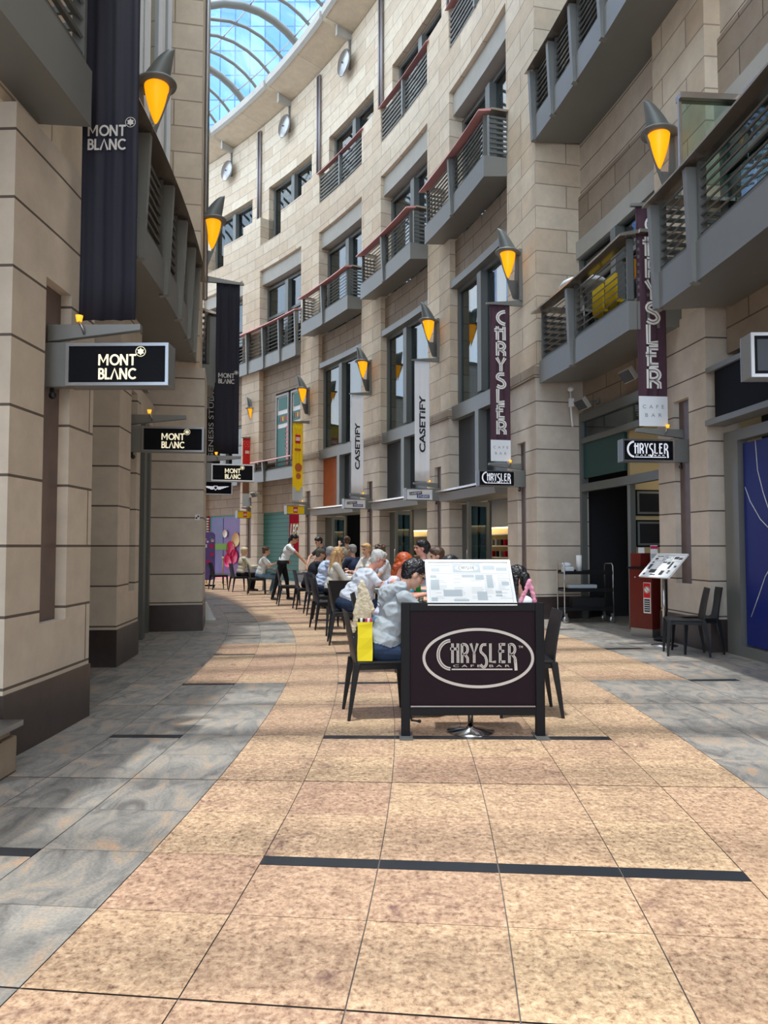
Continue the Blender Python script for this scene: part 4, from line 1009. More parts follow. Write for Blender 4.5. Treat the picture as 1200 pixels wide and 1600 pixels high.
for i, (t, z) in enumerate(((9.0, 5.75), (8.3, 5.7))):
    e = thing('chair', 'yellow chair back glimpsed through the louvres over the cafe entrance, ' + ('farther' if i == 0 else 'nearer') + ' one', 'chair', pol(42.6, t, 5.28), rad(t), 'yellow balcony chairs')
    b = MB(); b.box(-0.2, 0.2, -0.2, 0.2, 0.4, 0.45); b.build('seat', 'lego yellow', e); b = MB(); b.box(-0.22, -0.18, -0.2, 0.2, 0.45, 0.9); b.build('backrest', 'lego yellow', e)
    for sx in (-1, 1):
        for sy in (-1, 1): b = MB(); b.tube([(sx * .18, sy * .18, 0), (sx * .17, sy * .17, .4)], .012, n=6); b.build('leg', 'steel', e)
# glass screen above the nearest balcony
e = thing('glass_screen', 'greenish glass screen with a pale top rail above the nearest right balcony', 'screen', pol(42.5, 4.3, 6.4), rad(4.3))
b = MB(); b.ring(4.29, 4.31, 42.12, 43.05, 6.35, 7.5, 0, 9); b.build('pane', 'clear glass', e, world=True)
b = MB(); b.ring(4.2, 4.4, 42.08, 43.1, 7.5, 7.58, 0, 9); b.ring(4.27, 4.33, 42.08, 42.12, 6.35, 7.5, 0, 9); b.ring(3.2, 4.2, 42.9, 43.05, 7.5, 7.58, 0, 9); b.build('top_rail', 'coping metal', e, world=True)

# ------------------------------------------------------------------ furniture
def chair_parts(e, m='black plastic'):
    b = MB(); b.box(-0.2, 0.22, -0.215, 0.215, 0.43, 0.455); b.build('seat', m, e, bevel=0.012)
    b = MB(); b.box(-0.19, 0.2, -0.2, -0.185, 0.39, 0.43); b.box(-0.19, 0.2, 0.185, 0.2, 0.39, 0.43); b.box(0.185, 0.2, -0.2, 0.2, 0.39, 0.43); b.box(-0.2, -0.185, -0.2, 0.2, 0.39, 0.43); b.build('apron', m, e)
    # backrest: a tapering, slightly dished shell
    b = MB(); n = 8; rows = 8; vs = []
    for s_ in (0, 1):
        for i in range(rows + 1):
            q = i / rows; z = 0.44 + 0.40 * q; hw = 0.205 - 0.03 * q; x0 = -0.195 - 0.075 * q ** 1.3
            for k in range(n + 1):
                y = -hw + 2 * hw * k / n; vs.append((x0 - s_ * 0.014 - 0.014 * (1 - (y / hw) ** 2) * math.sin(PI * min(1, q * 1.2)), y, z))
    mm = (rows + 1) * (n + 1); fs = []
    for i in range(rows):
        for k in range(n): a = i * (n + 1) + k; fs += [(a, a + n + 1, a + n + 2, a + 1), (mm + a, mm + a + 1, mm + a + n + 2, mm + a + n + 1)]
        for k in (0, n): a = i * (n + 1) + k; fs.append((a, a + n + 1, mm + a + n + 1, mm + a))
    for k in range(n): fs.append((k, k + 1, mm + k + 1, mm + k)); a = rows * (n + 1) + k; fs.append((a, a + 1, mm + a + 1, mm + a))
    b.add(vs, fs, 0, smooth=False); b.build('backrest', m, e)
    for sx, sy in ((1, 1), (1, -1), (-1, 1), (-1, -1)):
        b = MB(); x1 = 0.2 * sx; y1 = 0.195 * sy; x0 = (0.225 if sx > 0 else -0.265); y0 = 0.21 * sy
        w1, w0 = 0.027, 0.012
        vs = [(x0 + a * w0, y0 + c * w0, 0) for a, c in ((-1, -1), (1, -1), (1, 1), (-1, 1))] + [(x1 + a * w1, y1 + c * w1 * 0.8, 0.44) for a, c in ((-1, -1), (1, -1), (1, 1), (-1, 1))]
        b.add(vs, [(3, 2, 1, 0), (4, 5, 6, 7)] + [(i, (i + 1) % 4, (i + 1) % 4 + 4, i + 4) for i in range(4)]); b.build('leg', m, e, bevel=0.004)
CS = 1.1
chair0 = thing('cafe_chair', 'black plastic cafe chair nearest the camera, with the yellow bag on it', 'chair', (-0.05, 6.66, 0), rad(9), 'black plastic cafe chairs', CS)
chair_parts(chair0)
def chair(x, y, rz, label): return dup(chair0, (x, y, 0), rad(rz), label)
table0 = thing('cafe_table', 'small square cafe table directly behind the CHRYSLER barrier', 'table', (0.62, 6.85, 0), rad(2), 'square cafe tables', 1.05)
b = MB(); b.box(-0.31, 0.31, -0.31, 0.31, 0.705, 0.73); b.build('tabletop', 'dark metal', table0, bevel=0.004)
b = MB(); b.box(-0.315, 0.315, -0.315, 0.315, 0.69, 0.715); b.build('rim', 'steel', table0)
b = MB(); b.tube([(0, 0, 0.03), (0, 0, 0.69)], 0.03, n=14); b.build('pedestal', 'chrome', table0)
b = MB(); b.lathe([(0.03, 0.045), (0.05, 0.035), (0.2, 0.018), (0.21, 0.0), (0, 0)]); b.build('base', 'chrome', table0)
tabs = [(9.1, 'carrying the redhead woman\'s drink, second from the barrier'), (10.7, 'with two blue cups and a green bottle'), (12.4, 'in front of the white-haired man'), (13.9, 'beside the curly-haired boy'), (15.3, 'in front of the long-haired blonde woman'), (16.9, 'before the grey-haired man in the light blue shirt'), (18.5, 'before the person in the dark cap'), (20.3, 'by the standing waitress'), (23.0, 'in front of the man in the white tee'), (24.6, 'farthest along, by the elder in a pale shirt')]
for y, lb in tabs:
    t = math.degrees(math.asin((y - CY) / 38.5)); p = pol(38.5, t); dup(table0, p, rad(t), 'square cafe table ' + lb)
# barrier
e = thing('barrier', 'freestanding maroon cafe barrier panel with the CHRYSLER logo in a silver oval', 'barrier', (0.70, 5.87, 0), 0)
b = MB(); b.box(-0.5, 0.5, -0.006, 0.006, 0.24, 1.0); pn = b.build('panel', 'maroon', e)
b = MB(); P = plane((0.045, -0.007, 0.615), (1, 0, 0), (0, 0, 1))
ribbon(b, arc(0, 0, 0.43, 0.225, 0, 357.5, 143), 0.022, P, 0, 0.002, closed=True)
chrysler_logo(b, 0.0, 0.02, 0.64, P, 0, 1, 0.002)
text_mesh('TM', 0.035, 0.018, P @ Matrix.Translation((0.335, 0.088, 0)), b, 0, 0.01, 0.003)
b.build('lettering', ['logo silver', 'maroon'], pn)
b = MB(); b.box(-0.5, 0.5, -0.022, 0.022, 0.985, 1.05); b.build('top_rail', 'black paint', e, bevel=0.004)
b = MB(); b.box(-0.5, 0.5, -0.022, 0.022, 0.17, 0.235); b.build('bottom_rail', 'black paint', e, bevel=0.004)
b = MB(); b.box(-0.49, 0.49, -0.024, -0.02, 0.235, 0.245); b.build('edge_strip', 'steel', e)
for s_ in (-1, 1):
    b = MB(); b.box(s_ * 0.53 - 0.035, s_ * 0.53 + 0.035, -0.03, 0.03, 0.01, 1.05); b.build('post', 'black paint', e, bevel=0.004)
    b = MB(); b.box(s_ * 0.53 - 0.05, s_ * 0.53 + 0.055, -0.12, 0.1, 0.0, 0.012); b.build('foot', 'dark metal', e)
b = MB(); b.tube([(-0.49, 0.0, 0.13), (-0.43, 0, 0.12)], 0.008, n=6); b.ell((-0.42, 0, 0.12), (0.014, 0.014, 0.014)); b.build('knob', 'black plastic', e)
# menu stands
def menu_stand(label, loc, rz, rows, black=False):
    e = thing('menu_stand', label, 'menu stand', loc, rz, 'tilted menu stands')
    b = MB(); b.lathe([(0.025, 0.05), (0.04, 0.03), (0.19, 0.012), (0.195, 0.0), (0, 0)], n=36); b.build('base', 'chrome', e)
    b = MB(); b.tube([(0, 0, 0.03), (0, 0, 1.16)], 0.022, n=14); b.build('pole', 'chrome', e)
    P = plane((0, 0.0, 1.20), (1, 0, 0), (0, math.sin(PI / 4), math.cos(PI / 4)))
    b = MB()
    for x0, x1, y0, y1 in ((-.355, .355, .225, .25), (-.355, .355, -.25, -.225), (-.355, -.33, -.225, .225), (.33, .355, -.225, .225)): b.box(x0, x1, y0, y1, -0.012, 0.014, 0, P)
    b.box(-0.33, 0.33, -0.225, 0.225, -0.012, 0.0, 0, P); bd = b.build('board', 'white paint', e, bevel=0.003)
    b = MB(); rect2(b, -0.33, 0.33, -0.225, 0.225, P, 0, 0.002)
    random.seed(3 + len(label))
    rect2(b, -0.13, 0.10, 0.11, 0.21, P, 1, 0.003); poly2(b, arc(-0.015, 0.16, 0.095, 0.035, 0, 345, 23), P, 0, 0.0035)
    for x0, x1, y0, y1 in ((-.31, -.15, .185, .2), (-.31, -.24, .12, .16), (.12, .22, .14, .19), (.23, .32, .13, .17), (-.31, .32, .095, .1), (-.32, -.25, -.08, .03), (-.32, -.27, .05, .08), (-.22, -.07, -.15, -.08), (-.06, .04, .055, .085), (.05, .12, .03, .085), (.14, .19, -.06, .085), (.2, .25, -.12, -.09), (.2, .25, -.15, -.13), (.26, .32, -.03, .01), (.05, .13, -.19, -.1), (-.14, -.02, -.2, -.18), (-.32, -.27, -.2, -.16)):
        rect2(b, x0, x1, y0, y1, P, 2 if black else 1, 0.003)
    for cx_ in (-.23, -.08, .06, .17, .28):
        for q in range(14): 
            if random.random() < 0.75: rect2(b, cx_ - .05, cx_ + random.uniform(-.01, .05), .075 - q * .019, .079 - q * .019, P, 1, 0.0025)
    chrysler_logo(b, -0.015, 0.16, 0.13, P, 2, 0, 0.004, sub=False)
    b.build('menu_sheet', ['paper', 'menu grey', 'menu dark'], bd)
    return e
menu_stand('white-framed menu board tilted on a chrome stand, leaning over the CHRYSLER barrier', (0.70, 6.03, 0), 0, 0)
menu_stand('tilted menu board on a chrome stand at the right, by the wooden host stand', (4.22, 11.15, 0), rad(-74), 0, True)
chair(4.16, 10.26, 166, 'black plastic chair at the right pier, nearer of the two')
chair(4.40, 10.46, 180, 'black plastic chair at the right pier, farther of the two')
# host stand
e = thing('host_stand', 'dark red wooden host stand with a metal kick plate by the cafe entrance', 'stand', (4.45, 12.35, 0), rad(33))
b = MB(); b.box(-0.25, 0.25, -0.22, 0.22, 0.14, 1.12); b.build('cabinet', 'redwood', e, bevel=0.006)
b = MB(); b.box(-0.24, 0.24, -0.21, 0.21, 0.0, 0.14); b.build('kick_plate', 'steel', e)
b = MB(); b.box(-0.28, 0.28, -0.25, 0.25, 1.12, 1.15); b.build('top', 'black paint', e, bevel=0.004)
b = MB(); b.box(-0.24, 0.0, 0.0, 0.2, 1.15, 1.38); b.box(0.1, 0.25, 0.0, 0.2, 1.15, 1.38); b.build('upper_box', 'redwood', e, bevel=0.004)
b = MB(); b.box(-0.256, -0.25, -0.2, -0.06, 0.4, 0.9); lb_ = b.build('no_smoking_label', 'paper', e)
b = MB(); P = plane((-0.257, -0.13, 0.65), (0, -1, 0), (0, 0, 1)); rect2(b, -0.065, 0.065, 0.0, 0.24, P, 1, 0.001); poly2(b, arc(0, 0.13, 0.055, 0.055, 0, 345, 23), P, 0, 0.002); ribbon(b, arc(0, 0.13, 0.045, 0.045, 0, 345, 23), 0.008, P, 2, 0.003, closed=True); ribbon(b, [(-.03, .16), (.03, .1)], 0.008, P, 2, 0.003); rect2(b, -0.055, 0.055, -0.23, -0.02, P, 2, 0.001)
for q in range(5): rect2(b, -0.045, 0.045, -0.06 - q * 0.035, -0.05 - q * 0.035, P, 0, 0.002)
b.build('label_print', ['paper', 'lego red', 'menu dark'], lb_)
b = MB(); b.ell((-0.255, 0.1, 0.98), (0.012, 0.012, 0.012)); b.build('knob', 'chrome', e)
for x, w_, h_, lb in ((-0.1, 0.1, 0.09, 'small folded white card on top of the host stand'),):
    b = MB(); b.box(-w_ / 2, w_ / 2, -0.002, 0.002, 0, h_, 0, Matrix.Rotation(rad(-12), 4, 'X')); b.box(-w_ / 2, w_ / 2, 0.03, 0.034, 0, h_, 0, Matrix.Rotation(rad(12), 4, 'X'))
    o = b.build('table_card', 'paper'); o.location = (4.33, 12.39, 1.38); tag(o, lb, 'card')
b = MB(); b.box(-0.06, 0.06, -0.004, 0.004, 0, 0.36); b.box(-0.06, 0.06, -0.005, -0.004, 0.3, 0.35, 1); b.box(-0.05, 0.05, -0.005, -0.004, 0.15, 0.22, 2); o = b.build('leaflet', ['paper', 'magenta', 'menu grey']); o.location = (4.47, 12.2, 1.15); tag(o, 'tall printed leaflet standing on the host stand', 'leaflet')
e = thing('post_stand', 'black post on a heavy round black base beside the host stand', 'post', (4.5, 11.75, 0), 0)
b = MB(); b.lathe([(0.03, 0.07), (0.2, 0.05), (0.22, 0.0), (0, 0)], n=28); b.build('base', 'black paint', e); b = MB(); b.tube([(0, 0, 0.05), (0, 0, 1.05)], 0.05, n=12); b.build('pole', 'black paint', e)
# trolley
e = thing('trolley', 'three-tier black service trolley with chrome frame by the broad pier', 'trolley', (3.98, 14.62, 0), rad(4), None, 1.1)
for z in (0.22, 0.55, 0.86):
    b = MB(); b.box(-0.43, 0.43, -0.22, 0.22, z, z + 0.03); b.box(-0.43, 0.43, -0.225, -0.21, z, z + 0.06); b.box(-0.43, 0.43, 0.21, 0.225, z, z + 0.06); b.build('shelf', 'black plastic', e)
for s_ in (-1, 1):
    b = MB(); b.tube([(s_ * 0.44, -0.2, 0.15), (s_ * 0.44, -0.2, 1.0), (s_ * 0.44, -0.16, 1.05), (s_ * 0.44, 0.16, 1.05), (s_ * 0.44, 0.2, 1.0), (s_ * 0.44, 0.2, 0.15)], 0.013, n=8); b.build('side_frame', 'chrome', e)
    for q in (-1, 1): b = MB(); b.lathe([(0.02, -0.018), (0.055, -0.018), (0.06, 0), (0.055, 0.018), (0.02, 0.018)], M=Matrix.Translation((s_ * 0.42, q * 0.2, 0.06)) @ Matrix.Rotation(PI / 2, 4, 'X'), n=16); b.box(s_ * .42 - .02, s_ * .42 + .02, q * .2 - .02, q * .2 + .02, .06, .17); b.build('castor', 'steel', e)
b = MB(); b.box(-0.3, 0.32, -0.16, 0.16, 0.0, 0.2); o = b.build('storage_crate', 'black plastic', bevel=0.01); o.location = (4.0, 14.62, 0.29); tag(o, 'dark plastic crate on the bottom tier of the trolley', 'crate')
b = MB(); b.box(-0.3, 0.26, -0.14, 0.14, 0.0, 0.07); o = b.build('tray', 'menu grey', bevel=0.01); o.location = (3.92, 14.62, 0.67); tag(o, 'pale tray of glassware on the middle tier of the trolley', 'tray')
b = MB(); b.lathe([(0, 0), (0.055, 0), (0.055, 0.33), (0.0, 0.33)], n=18); b.lathe([(0.0, 0.331), (0.02, 0.331)], n=12); o = b.build('paper_roll', 'paper'); o.location = (3.86, 14.6, 0.985); tag(o, 'upright roll of white paper towel on the top tier of the trolley', 'paper roll')
b = MB(); b.box(-0.1, 0.1, -0.1, 0.1, 0.0, 0.1); b.box(-0.09, 0.05, -0.11, -0.1, -0.03, 0.09); b.ell((-0.02, 0, 0.14), (0.09, 0.09, 0.05)); o = b.build('napkin_stack', 'white cloth', bevel=0.01); o.location = (3.63, 14.6, 0.985); tag(o, 'heap of white napkins at the left end of the trolley top', 'napkins')
# low bench at the left edge
e = thing('bench', 'low stone bench with a pale top cut off by the left edge', 'bench', (-2.98, 4.78, 0), 0)
b = MB(); b.box(-0.5, 0.53, -0.25, 0.2, 0.0, 0.24); b.box(-0.5, 0.5, -0.22, 0.17, 0.24, 0.28); b.build('block', 'band stone', e, bevel=0.01); b = MB(); b.box(-0.5, 0.56, -0.28, 0.22, 0.30, 0.335); b.box(-0.4, 0.4, -0.1, 0.1, 0.28, 0.3); b.build('seat_slab', 'steel', e)
b = MB(); b.prism([(0, 2.86), (0, 3.0), (0.5, 2.91), (0.5, 2.86)], -0.15, 0.15); o = b.build('wall_bracket', 'grey metal'); o.location = pol(34.8, -2.75); tag(o, 'grey metal bracket plate jutting in at the left edge', 'bracket')
# sticker on the third pier
b = MB(); b.box(-0.04, 0.04, -0.003, 0.003, 0, 0.1); b.box(-0.03, 0, -0.005, -0.003, 0.02, 0.05, 1); b.box(0, 0.03, -0.005, -0.003, 0.05, 0.08, 1)
o = b.build('sticker', ['paper', 'logo ink']); o.location = pol(35.3, 10.74, 1.96) ; o.rotation_euler = (0, 0, rad(10.7)); tag(o, 'tiny white sticker with dark squares on the end of the third left pier', 'sticker')
b = MB(); b.prism([(0, 0), (0.34, 0), (0.3, 0.06), (0.16, 0.34), (0.12, 0.34), (0.1, 0.06)], -0.2, 0.2); o = b.build('floor_sign', 'white paint'); o.location = pol(35.28, 14.1); o.rotation_euler = (0, 0, rad(13)); tag(o, 'white floor sign peeping out at the foot of the third left pier', 'sign')
# sticker board and rope posts
e = thing('sticker_board', 'tall rounded purple board covered in bright cartoon-coloured stickers on a wheeled foot', 'board', (-6.5, 26.4, 0), rad(8))
b = MB(); hw, z0, z1, r = 0.44, 0.28, 2.0, 0.14
out = arc(hw - r, z1 - r, r, r, 0, 90, 5) + arc(-hw + r, z1 - r, r, r, 90, 180, 5) + arc(-hw + r, z0 + r, r, r, 180, 270, 5) + arc(hw - r, z0 + r, r, r, 270, 360, 5)
b.prism(out, -0.04, 0.04); b.build('board', 'purple', e, bevel=0.01)
b = MB(); random.seed(5); P = plane((0, -0.04, 0), (1, 0, 0), (0, 0, 1))
for i in range(26):
    x, z = random.uniform(-.36, .36), random.uniform(.4, 1.88); r = random.uniform(.05, .11)
    poly2(b, [(x + r * (1 if q % 2 else .62) * math.cos(q * PI / 5 + i), z + r * (1 if q % 2 else .62) * math.sin(q * PI / 5 + i)) for q in range(10)], P, i % 5, 0.004 + 0.0003 * i)
b.build('stickers', ['logo white', 'magenta', 'grass green', 'pink cloth', 'cup blue'], e)
b = MB(); b.box(-0.4, 0.45, -0.14, 0.14, 0.06, 0.11); b.box(-0.05, 0.05, -0.03, 0.03, 0.1, 0.3)
for x in (-.35, .4): b.ell((x, 0, 0.04), (0.04, 0.05, 0.04))
b.build('foot', 'black paint', e)
for i, (x, y, lb) in enumerate(((-6.25, 28.6, 'right one, before the purple shopfront'), (-6.95, 28.9, 'left one, behind the sticker board'))):
    e = thing('rope_post', 'slim brass rope post, ' + lb, 'rope post', (x, y, 0), 0, 'brass rope posts')
    b = MB(); b.lathe([(0, 0.03), (0.15, 0.02), (0.16, 0), (0, 0)]); b.build('base', 'brass', e); b = MB(); b.tube([(0, 0, 0.02), (0, 0, 1.0)], 0.022, n=10); b.build('pole', 'brass', e); b = MB(); b.ell((0, 0, 1.04), (0.045, 0.045, 0.045)); b.build('finial', 'cream wall', e)
# things on and by the tables
def cup(x, y, z, label):
    b = MB(); b.lathe([(0, 0), (0.03, 0), (0.042, 0.09), (0.039, 0.09), (0.028, 0.006), (0, 0.006)], n=20); o = b.build('cup', 'cup blue'); o.location = (x, y, z); o.scale = (1.15,) * 3; tag(o, label, 'cup', 'blue cups on the third table')
TZ = 0.767
tp = pol(38.5, math.degrees(math.asin((10.7 - CY) / 38.5)))
cup(tp.x + 0.30, tp.y - 0.22, TZ, 'blue cup on the third table, nearer and larger'); cup(tp.x + 0.12, tp.y - 0.02, TZ, 'blue cup on the third table, beside the green bottle')
b = MB(); b.lathe([(0, 0), (0.035, 0), (0.036, 0.15), (0.014, 0.21), (0.013, 0.27), (0, 0.27)], n=18); o = b.build('bottle', 'bottle green'); o.location = (tp.x + 0.23, tp.y + 0.05, TZ); tag(o, 'green glass bottle behind the blue cups', 'bottle')
def glassw(x, y, lb):
    b = MB(); b.lathe([(0, 0), (0.028, 0), (0.034, 0.12), (0.031, 0.12), (0.026, 0.006), (0, 0.006)], n=16); o = b.build('drinking_glass', 'clear glass'); o.location = (x, y, TZ); tag(o, lb, 'glass', 'drinking glasses')
def plate(x, y, lb):
    b = MB(); b.lathe([(0, 0), (0.07, 0), (0.12, 0.018), (0.12, 0.022), (0.065, 0.008), (0, 0.008)], n=24); o = b.build('plate', 'white paint'); o.location = (x, y, TZ); tag(o, lb, 'plate', 'white plates')
nm = {6.85: 'first', 9.1: 'second', 10.7: 'third', 12.4: 'fourth', 15.3: 'sixth', 16.9: 'seventh', 20.3: 'ninth', 23.0: 'tenth'}
for y, w_ in nm.items():
    p = pol(38.5, math.degrees(math.asin((y - CY) / 38.5)))
    if y < 7: p = Vector((0.62, 6.85, 0))
    plate(p.x - 0.12, p.y - 0.1, 'white plate on the %s table from the barrier' % w_)
    glassw(p.x + 0.03, p.y - 0.22, 'clear drinking glass on the %s table from the barrier' % w_)
# yellow bag on the near chair
b = MB(); vs = []
for i, z in enumerate((0, 0.1, 0.2, 0.3, 0.335)):
    k = 1 + 0.05 * math.sin(i * 2)
    vs += [(-0.065 * k, -0.045, z), (0.065 * k, -0.045 + 0.006 * (i % 2), z), (0.065, 0.045, z), (-0.065, 0.045, z)]
b.add(vs, [(i * 4 + k, i * 4 + (k + 1) % 4, i * 4 + 4 + (k + 1) % 4, i * 4 + 4 + k) for i in range(4) for k in range(4)] + [(3, 2, 1, 0)])
bag = b.build('paper_bag', 'yellow bag'); bag.location = (-0.165, 6.46, 0.505); tag(bag, 'bright yellow paper bag standing on the nearest chair', 'bag')
b = MB()
for i, m_ in enumerate((0, 1, 0, 2, 1, 2)): b.box(-0.062 + i * 0.021, -0.045 + i * 0.021, -0.035, 0.035, 0.1, 0.36, m_)
b.build('striped_lining', ['navy cloth', 'logo white', 'magenta'], bag)
# ------------------------------------------------------------------ people
mat('skin light', (222, 172, 146), 0.55, noise_s=12, noise_a=0.05)
mat('skin tan', (196, 142, 112), 0.55, noise_s=12, noise_a=0.05)
mat('skin pink', (226, 160, 138), 0.55, noise_s=12, noise_a=0.05)
mat('lip', (176, 98, 92), 0.5)
mat('eye', (40, 34, 34), 0.3)
def hairm(name, c, s=60):
    m, t, b = newmat(name); tc = t.nodes.new('ShaderNodeTexCoord')
    w = t.nodes.new('ShaderNodeTexNoise'); w.inputs['Scale'].default_value = s; w.inputs['Detail'].default_value = 3
    mp = t.nodes.new('ShaderNodeMapping'); mp.inputs['Scale'].default_value = (1, 1, 0.15)
    t.links.new(tc.outputs['Object'], mp.inputs['Vector']); t.links.new(mp.outputs['Vector'], w.inputs['Vector'])
    mx = t.nodes.new('ShaderNodeMix'); mx.data_type = 'RGBA'; q = rgb(*c); mx.inputs['A'].default_value = tuple(v * 0.55 for v in q[:3]) + (1,); mx.inputs['B'].default_value = tuple(min(1, v * 1.5) for v in q[:3]) + (1,)
    t.links.new(w.outputs['Fac'], mx.inputs['Factor']); t.links.new(mx.outputs['Result'], b.inputs['Base Color'])
    bp = t.nodes.new('ShaderNodeBump'); bp.inputs['Strength'].default_value = 0.6; bp.inputs['Distance'].default_value = 0.006; t.links.new(w.outputs['Fac'], bp.inputs['Height']); t.links.new(bp.outputs['Normal'], b.inputs['Normal'])
    b.inputs['Roughness'].default_value = 0.42; MATS[name] = m
hairm('hair black', (26, 24, 28)); hairm('hair brown', (86, 62, 46)); hairm('hair red', (176, 78, 36)); hairm('hair white', (206, 204, 200)); hairm('hair blonde', (196, 158, 108)); hairm('hair grey', (150, 148, 146)); hairm('hair elder', (214, 196, 160))
def cloth(name, c, bump=0.5, s=26):
    mat(name, c, 0.85, spec=0.2, bump=bump, bump_s=s, noise_s=9, noise_a=0.06)
cloth('hoodie grey', (168, 176, 182)); cloth('denim dark', (44, 58, 82)); cloth('denim', (104, 132, 158)); cloth('shirt white', (222, 228, 238)); cloth('shirt pale blue', (188, 204, 232)); cloth('shirt dark', (46, 48, 58)); cloth('shirt navy', (56, 66, 92)); cloth('top lilac', (206, 206, 226)); cloth('top cream', (214, 212, 204)); cloth('top olive', (146, 136, 118)); cloth('trousers black', (24, 24, 30)); cloth('tee white', (224, 230, 232)); cloth('camo pale', (198, 194, 176)); cloth('knit cream', (226, 214, 186), 1.0, 60)
mat('shoe white', (220, 220, 220), 0.6); mat('shoe black', (22, 22, 24), 0.5); mat('silver frame', (90, 92, 96), 0.3, 0.8)

def prim_mesh(prims):
    vs = []; fs = []
    sph = []; NU, NV = 14, 9
    for i in range(NV + 1):
        p = PI * i / NV
        for k in range(NU): a = 2 * PI * k / NU; sph.append(Vector((math.sin(p) * math.cos(a), math.sin(p) * math.sin(a), math.cos(p))))
    sf = [(i * NU + k, (i + 1) * NU + k, (i + 1) * NU + (k + 1) % NU, i * NU + (k + 1) % NU) for i in range(NV) for k in range(NU)]
    for p in prims:
        o = len(vs)
        if p[0] == 'c':
            a, b, ra, rb_ = Vector(p[1]), Vector(p[2]), p[3], p[4]; d = b - a
            q = d.to_track_quat('Z', 'Y').to_matrix() if d.length > 1e-6 else Matrix.Identity(3)
            for v in sph: vs.append((b + q @ (v * rb_)) if v.z > 0 else (a + q @ (v * ra)))
        else:
            M = p[3]; c = Vector(p[1]); r = p[2]
            for v in sph: vs.append(c + M @ Vector((v.x * r[0], v.y * r[1], v.z * r[2])))
        fs += [tuple(o + k for k in f) for f in sf]
    return vs, fs
def sdf(prims, P):
    best = np.full(len(P), 1e9); idx = np.zeros(len(P), int)
    for p in prims:
        if p[0] == 'c':
            a, b = np.array(p[1]), np.array(p[2]); ab = b - a; t = np.clip(((P - a) @ ab) / max(1e-9, ab @ ab), 0, 1)
            d = np.linalg.norm(P - (a + t[:, None] * ab), axis=1) - (p[3] + (p[4] - p[3]) * t); m = p[5]
        else:
            Mi = np.array(p[3].inverted()); q = (P - np.array(p[1])) @ Mi.T; r = np.array(p[2]); k0 = np.linalg.norm(q / r, axis=1); k1 = np.linalg.norm(q / r ** 2, axis=1)
            d = k0 * (k0 - 1) / np.maximum(k1, 1e-9); m = p[4]
        up = d < best; best[up] = d[up]; idx[up] = m
    return idx
def blob(name, prims, mats, voxel, smooth=4, parent=None, disp=None):
    vs, fs = prim_mesh(prims)
    me = bpy.data.meshes.new(name); me.from_pydata([tuple(v) for v in vs], [], fs)
    ob = bpy.data.objects.new(name, me); C.objects.link(ob)
    r = ob.modifiers.new('r', 'REMESH'); r.mode = 'VOXEL'; r.voxel_size = voxel
    s_ = ob.modifiers.new('s', 'SMOOTH'); s_.factor = 0.5; s_.iterations = smooth
    dg = bpy.context.evaluated_depsgraph_get()
    new = bpy.data.meshes.new_from_object(ob.evaluated_get(dg)); ob.modifiers.clear(); ob.data = new; bpy.data.meshes.remove(me); new.name = name
    n = len(new.vertices); co = np.empty(n * 3); new.vertices.foreach_get('co', co); co = co.reshape(-1, 3)
    for mm in mats: new.materials.append(MATS[mm])
    fc = np.empty(len(new.polygons) * 3); new.polygons.foreach_get('center', fc); idx = sdf(prims, fc.reshape(-1, 3))
    if disp:
        nr = np.empty(n * 3); new.vertices.foreach_get('normal', nr); nr = nr.reshape(-1, 3); vi = sdf(prims, co); amp, sc, ms = disp
        for i in range(n):
            if vi[i] in ms:
                v = Vector(co[i]) * sc; v.z *= 1.6
                co[i] += nr[i] * amp * (1.0 - 2.0 * abs(noise.noise(v)) * 1.6)
        new.vertices.foreach_set('co', co.ravel())
    new.polygons.foreach_set('material_index', idx.astype(np.int32)); new.polygons.foreach_set('use_smooth', np.ones(len(idx), bool)); new.update()
    if parent is not None: ob.parent = parent
    return ob
I3 = Matrix.Identity(3)
def hand(prims, w, d, nrm, curl=0.6, mir=1, r=0.0085):
    """w wrist, d towards the knuckles, nrm out of the back of the hand"""
    d = Vector(d).normalized(); nrm = Vector(nrm); nrm = (nrm - d * nrm.dot(d)).normalized(); s = d.cross(nrm) * mir
    w = Vector(w); k = w + d * 0.085
    prims.append(('c', tuple(w), tuple(w + d * 0.04), 0.026, 0.03, 0))
    for q in (-0.024, 0.0, 0.022): prims.append(('c', tuple(w + d * 0.02 + s * q * 0.7), tuple(k + s * q - d * 0.012), 0.015, 0.0125, 0))
    for i, (off, L) in enumerate(((0.032, 0.066), (0.011, 0.076), (-0.011, 0.070), (-0.032, 0.054))):
        p = k + s * off; dd = d.copy(); a = curl * (0.85 + 0.1 * i)
        for seg, f in enumerate((0.42, 0.33, 0.25)):
            dd = (dd * math.cos(a * 0.6) - nrm * math.sin(a * 0.6)).normalized(); nn = nrm
            q = p + dd * L * f; prims.append(('c', tuple(p), tuple(q), r * (1 - 0.07 * seg), r * (0.93 - 0.08 * seg), 0)); p = q
    p = w + d * 0.03 + s * 0.026; q = p + (d * 0.55 + s * 0.75 - nrm * 0.25).normalized() * 0.04; prims.append(('c', tuple(p), tuple(q), 0.013, 0.011, 0))
    q2 = q + (d * 0.9 + s * 0.25 - nrm * 0.35).normalized() * 0.034; prims.append(('c', tuple(q), tuple(q2), 0.0105, 0.0085, 0))
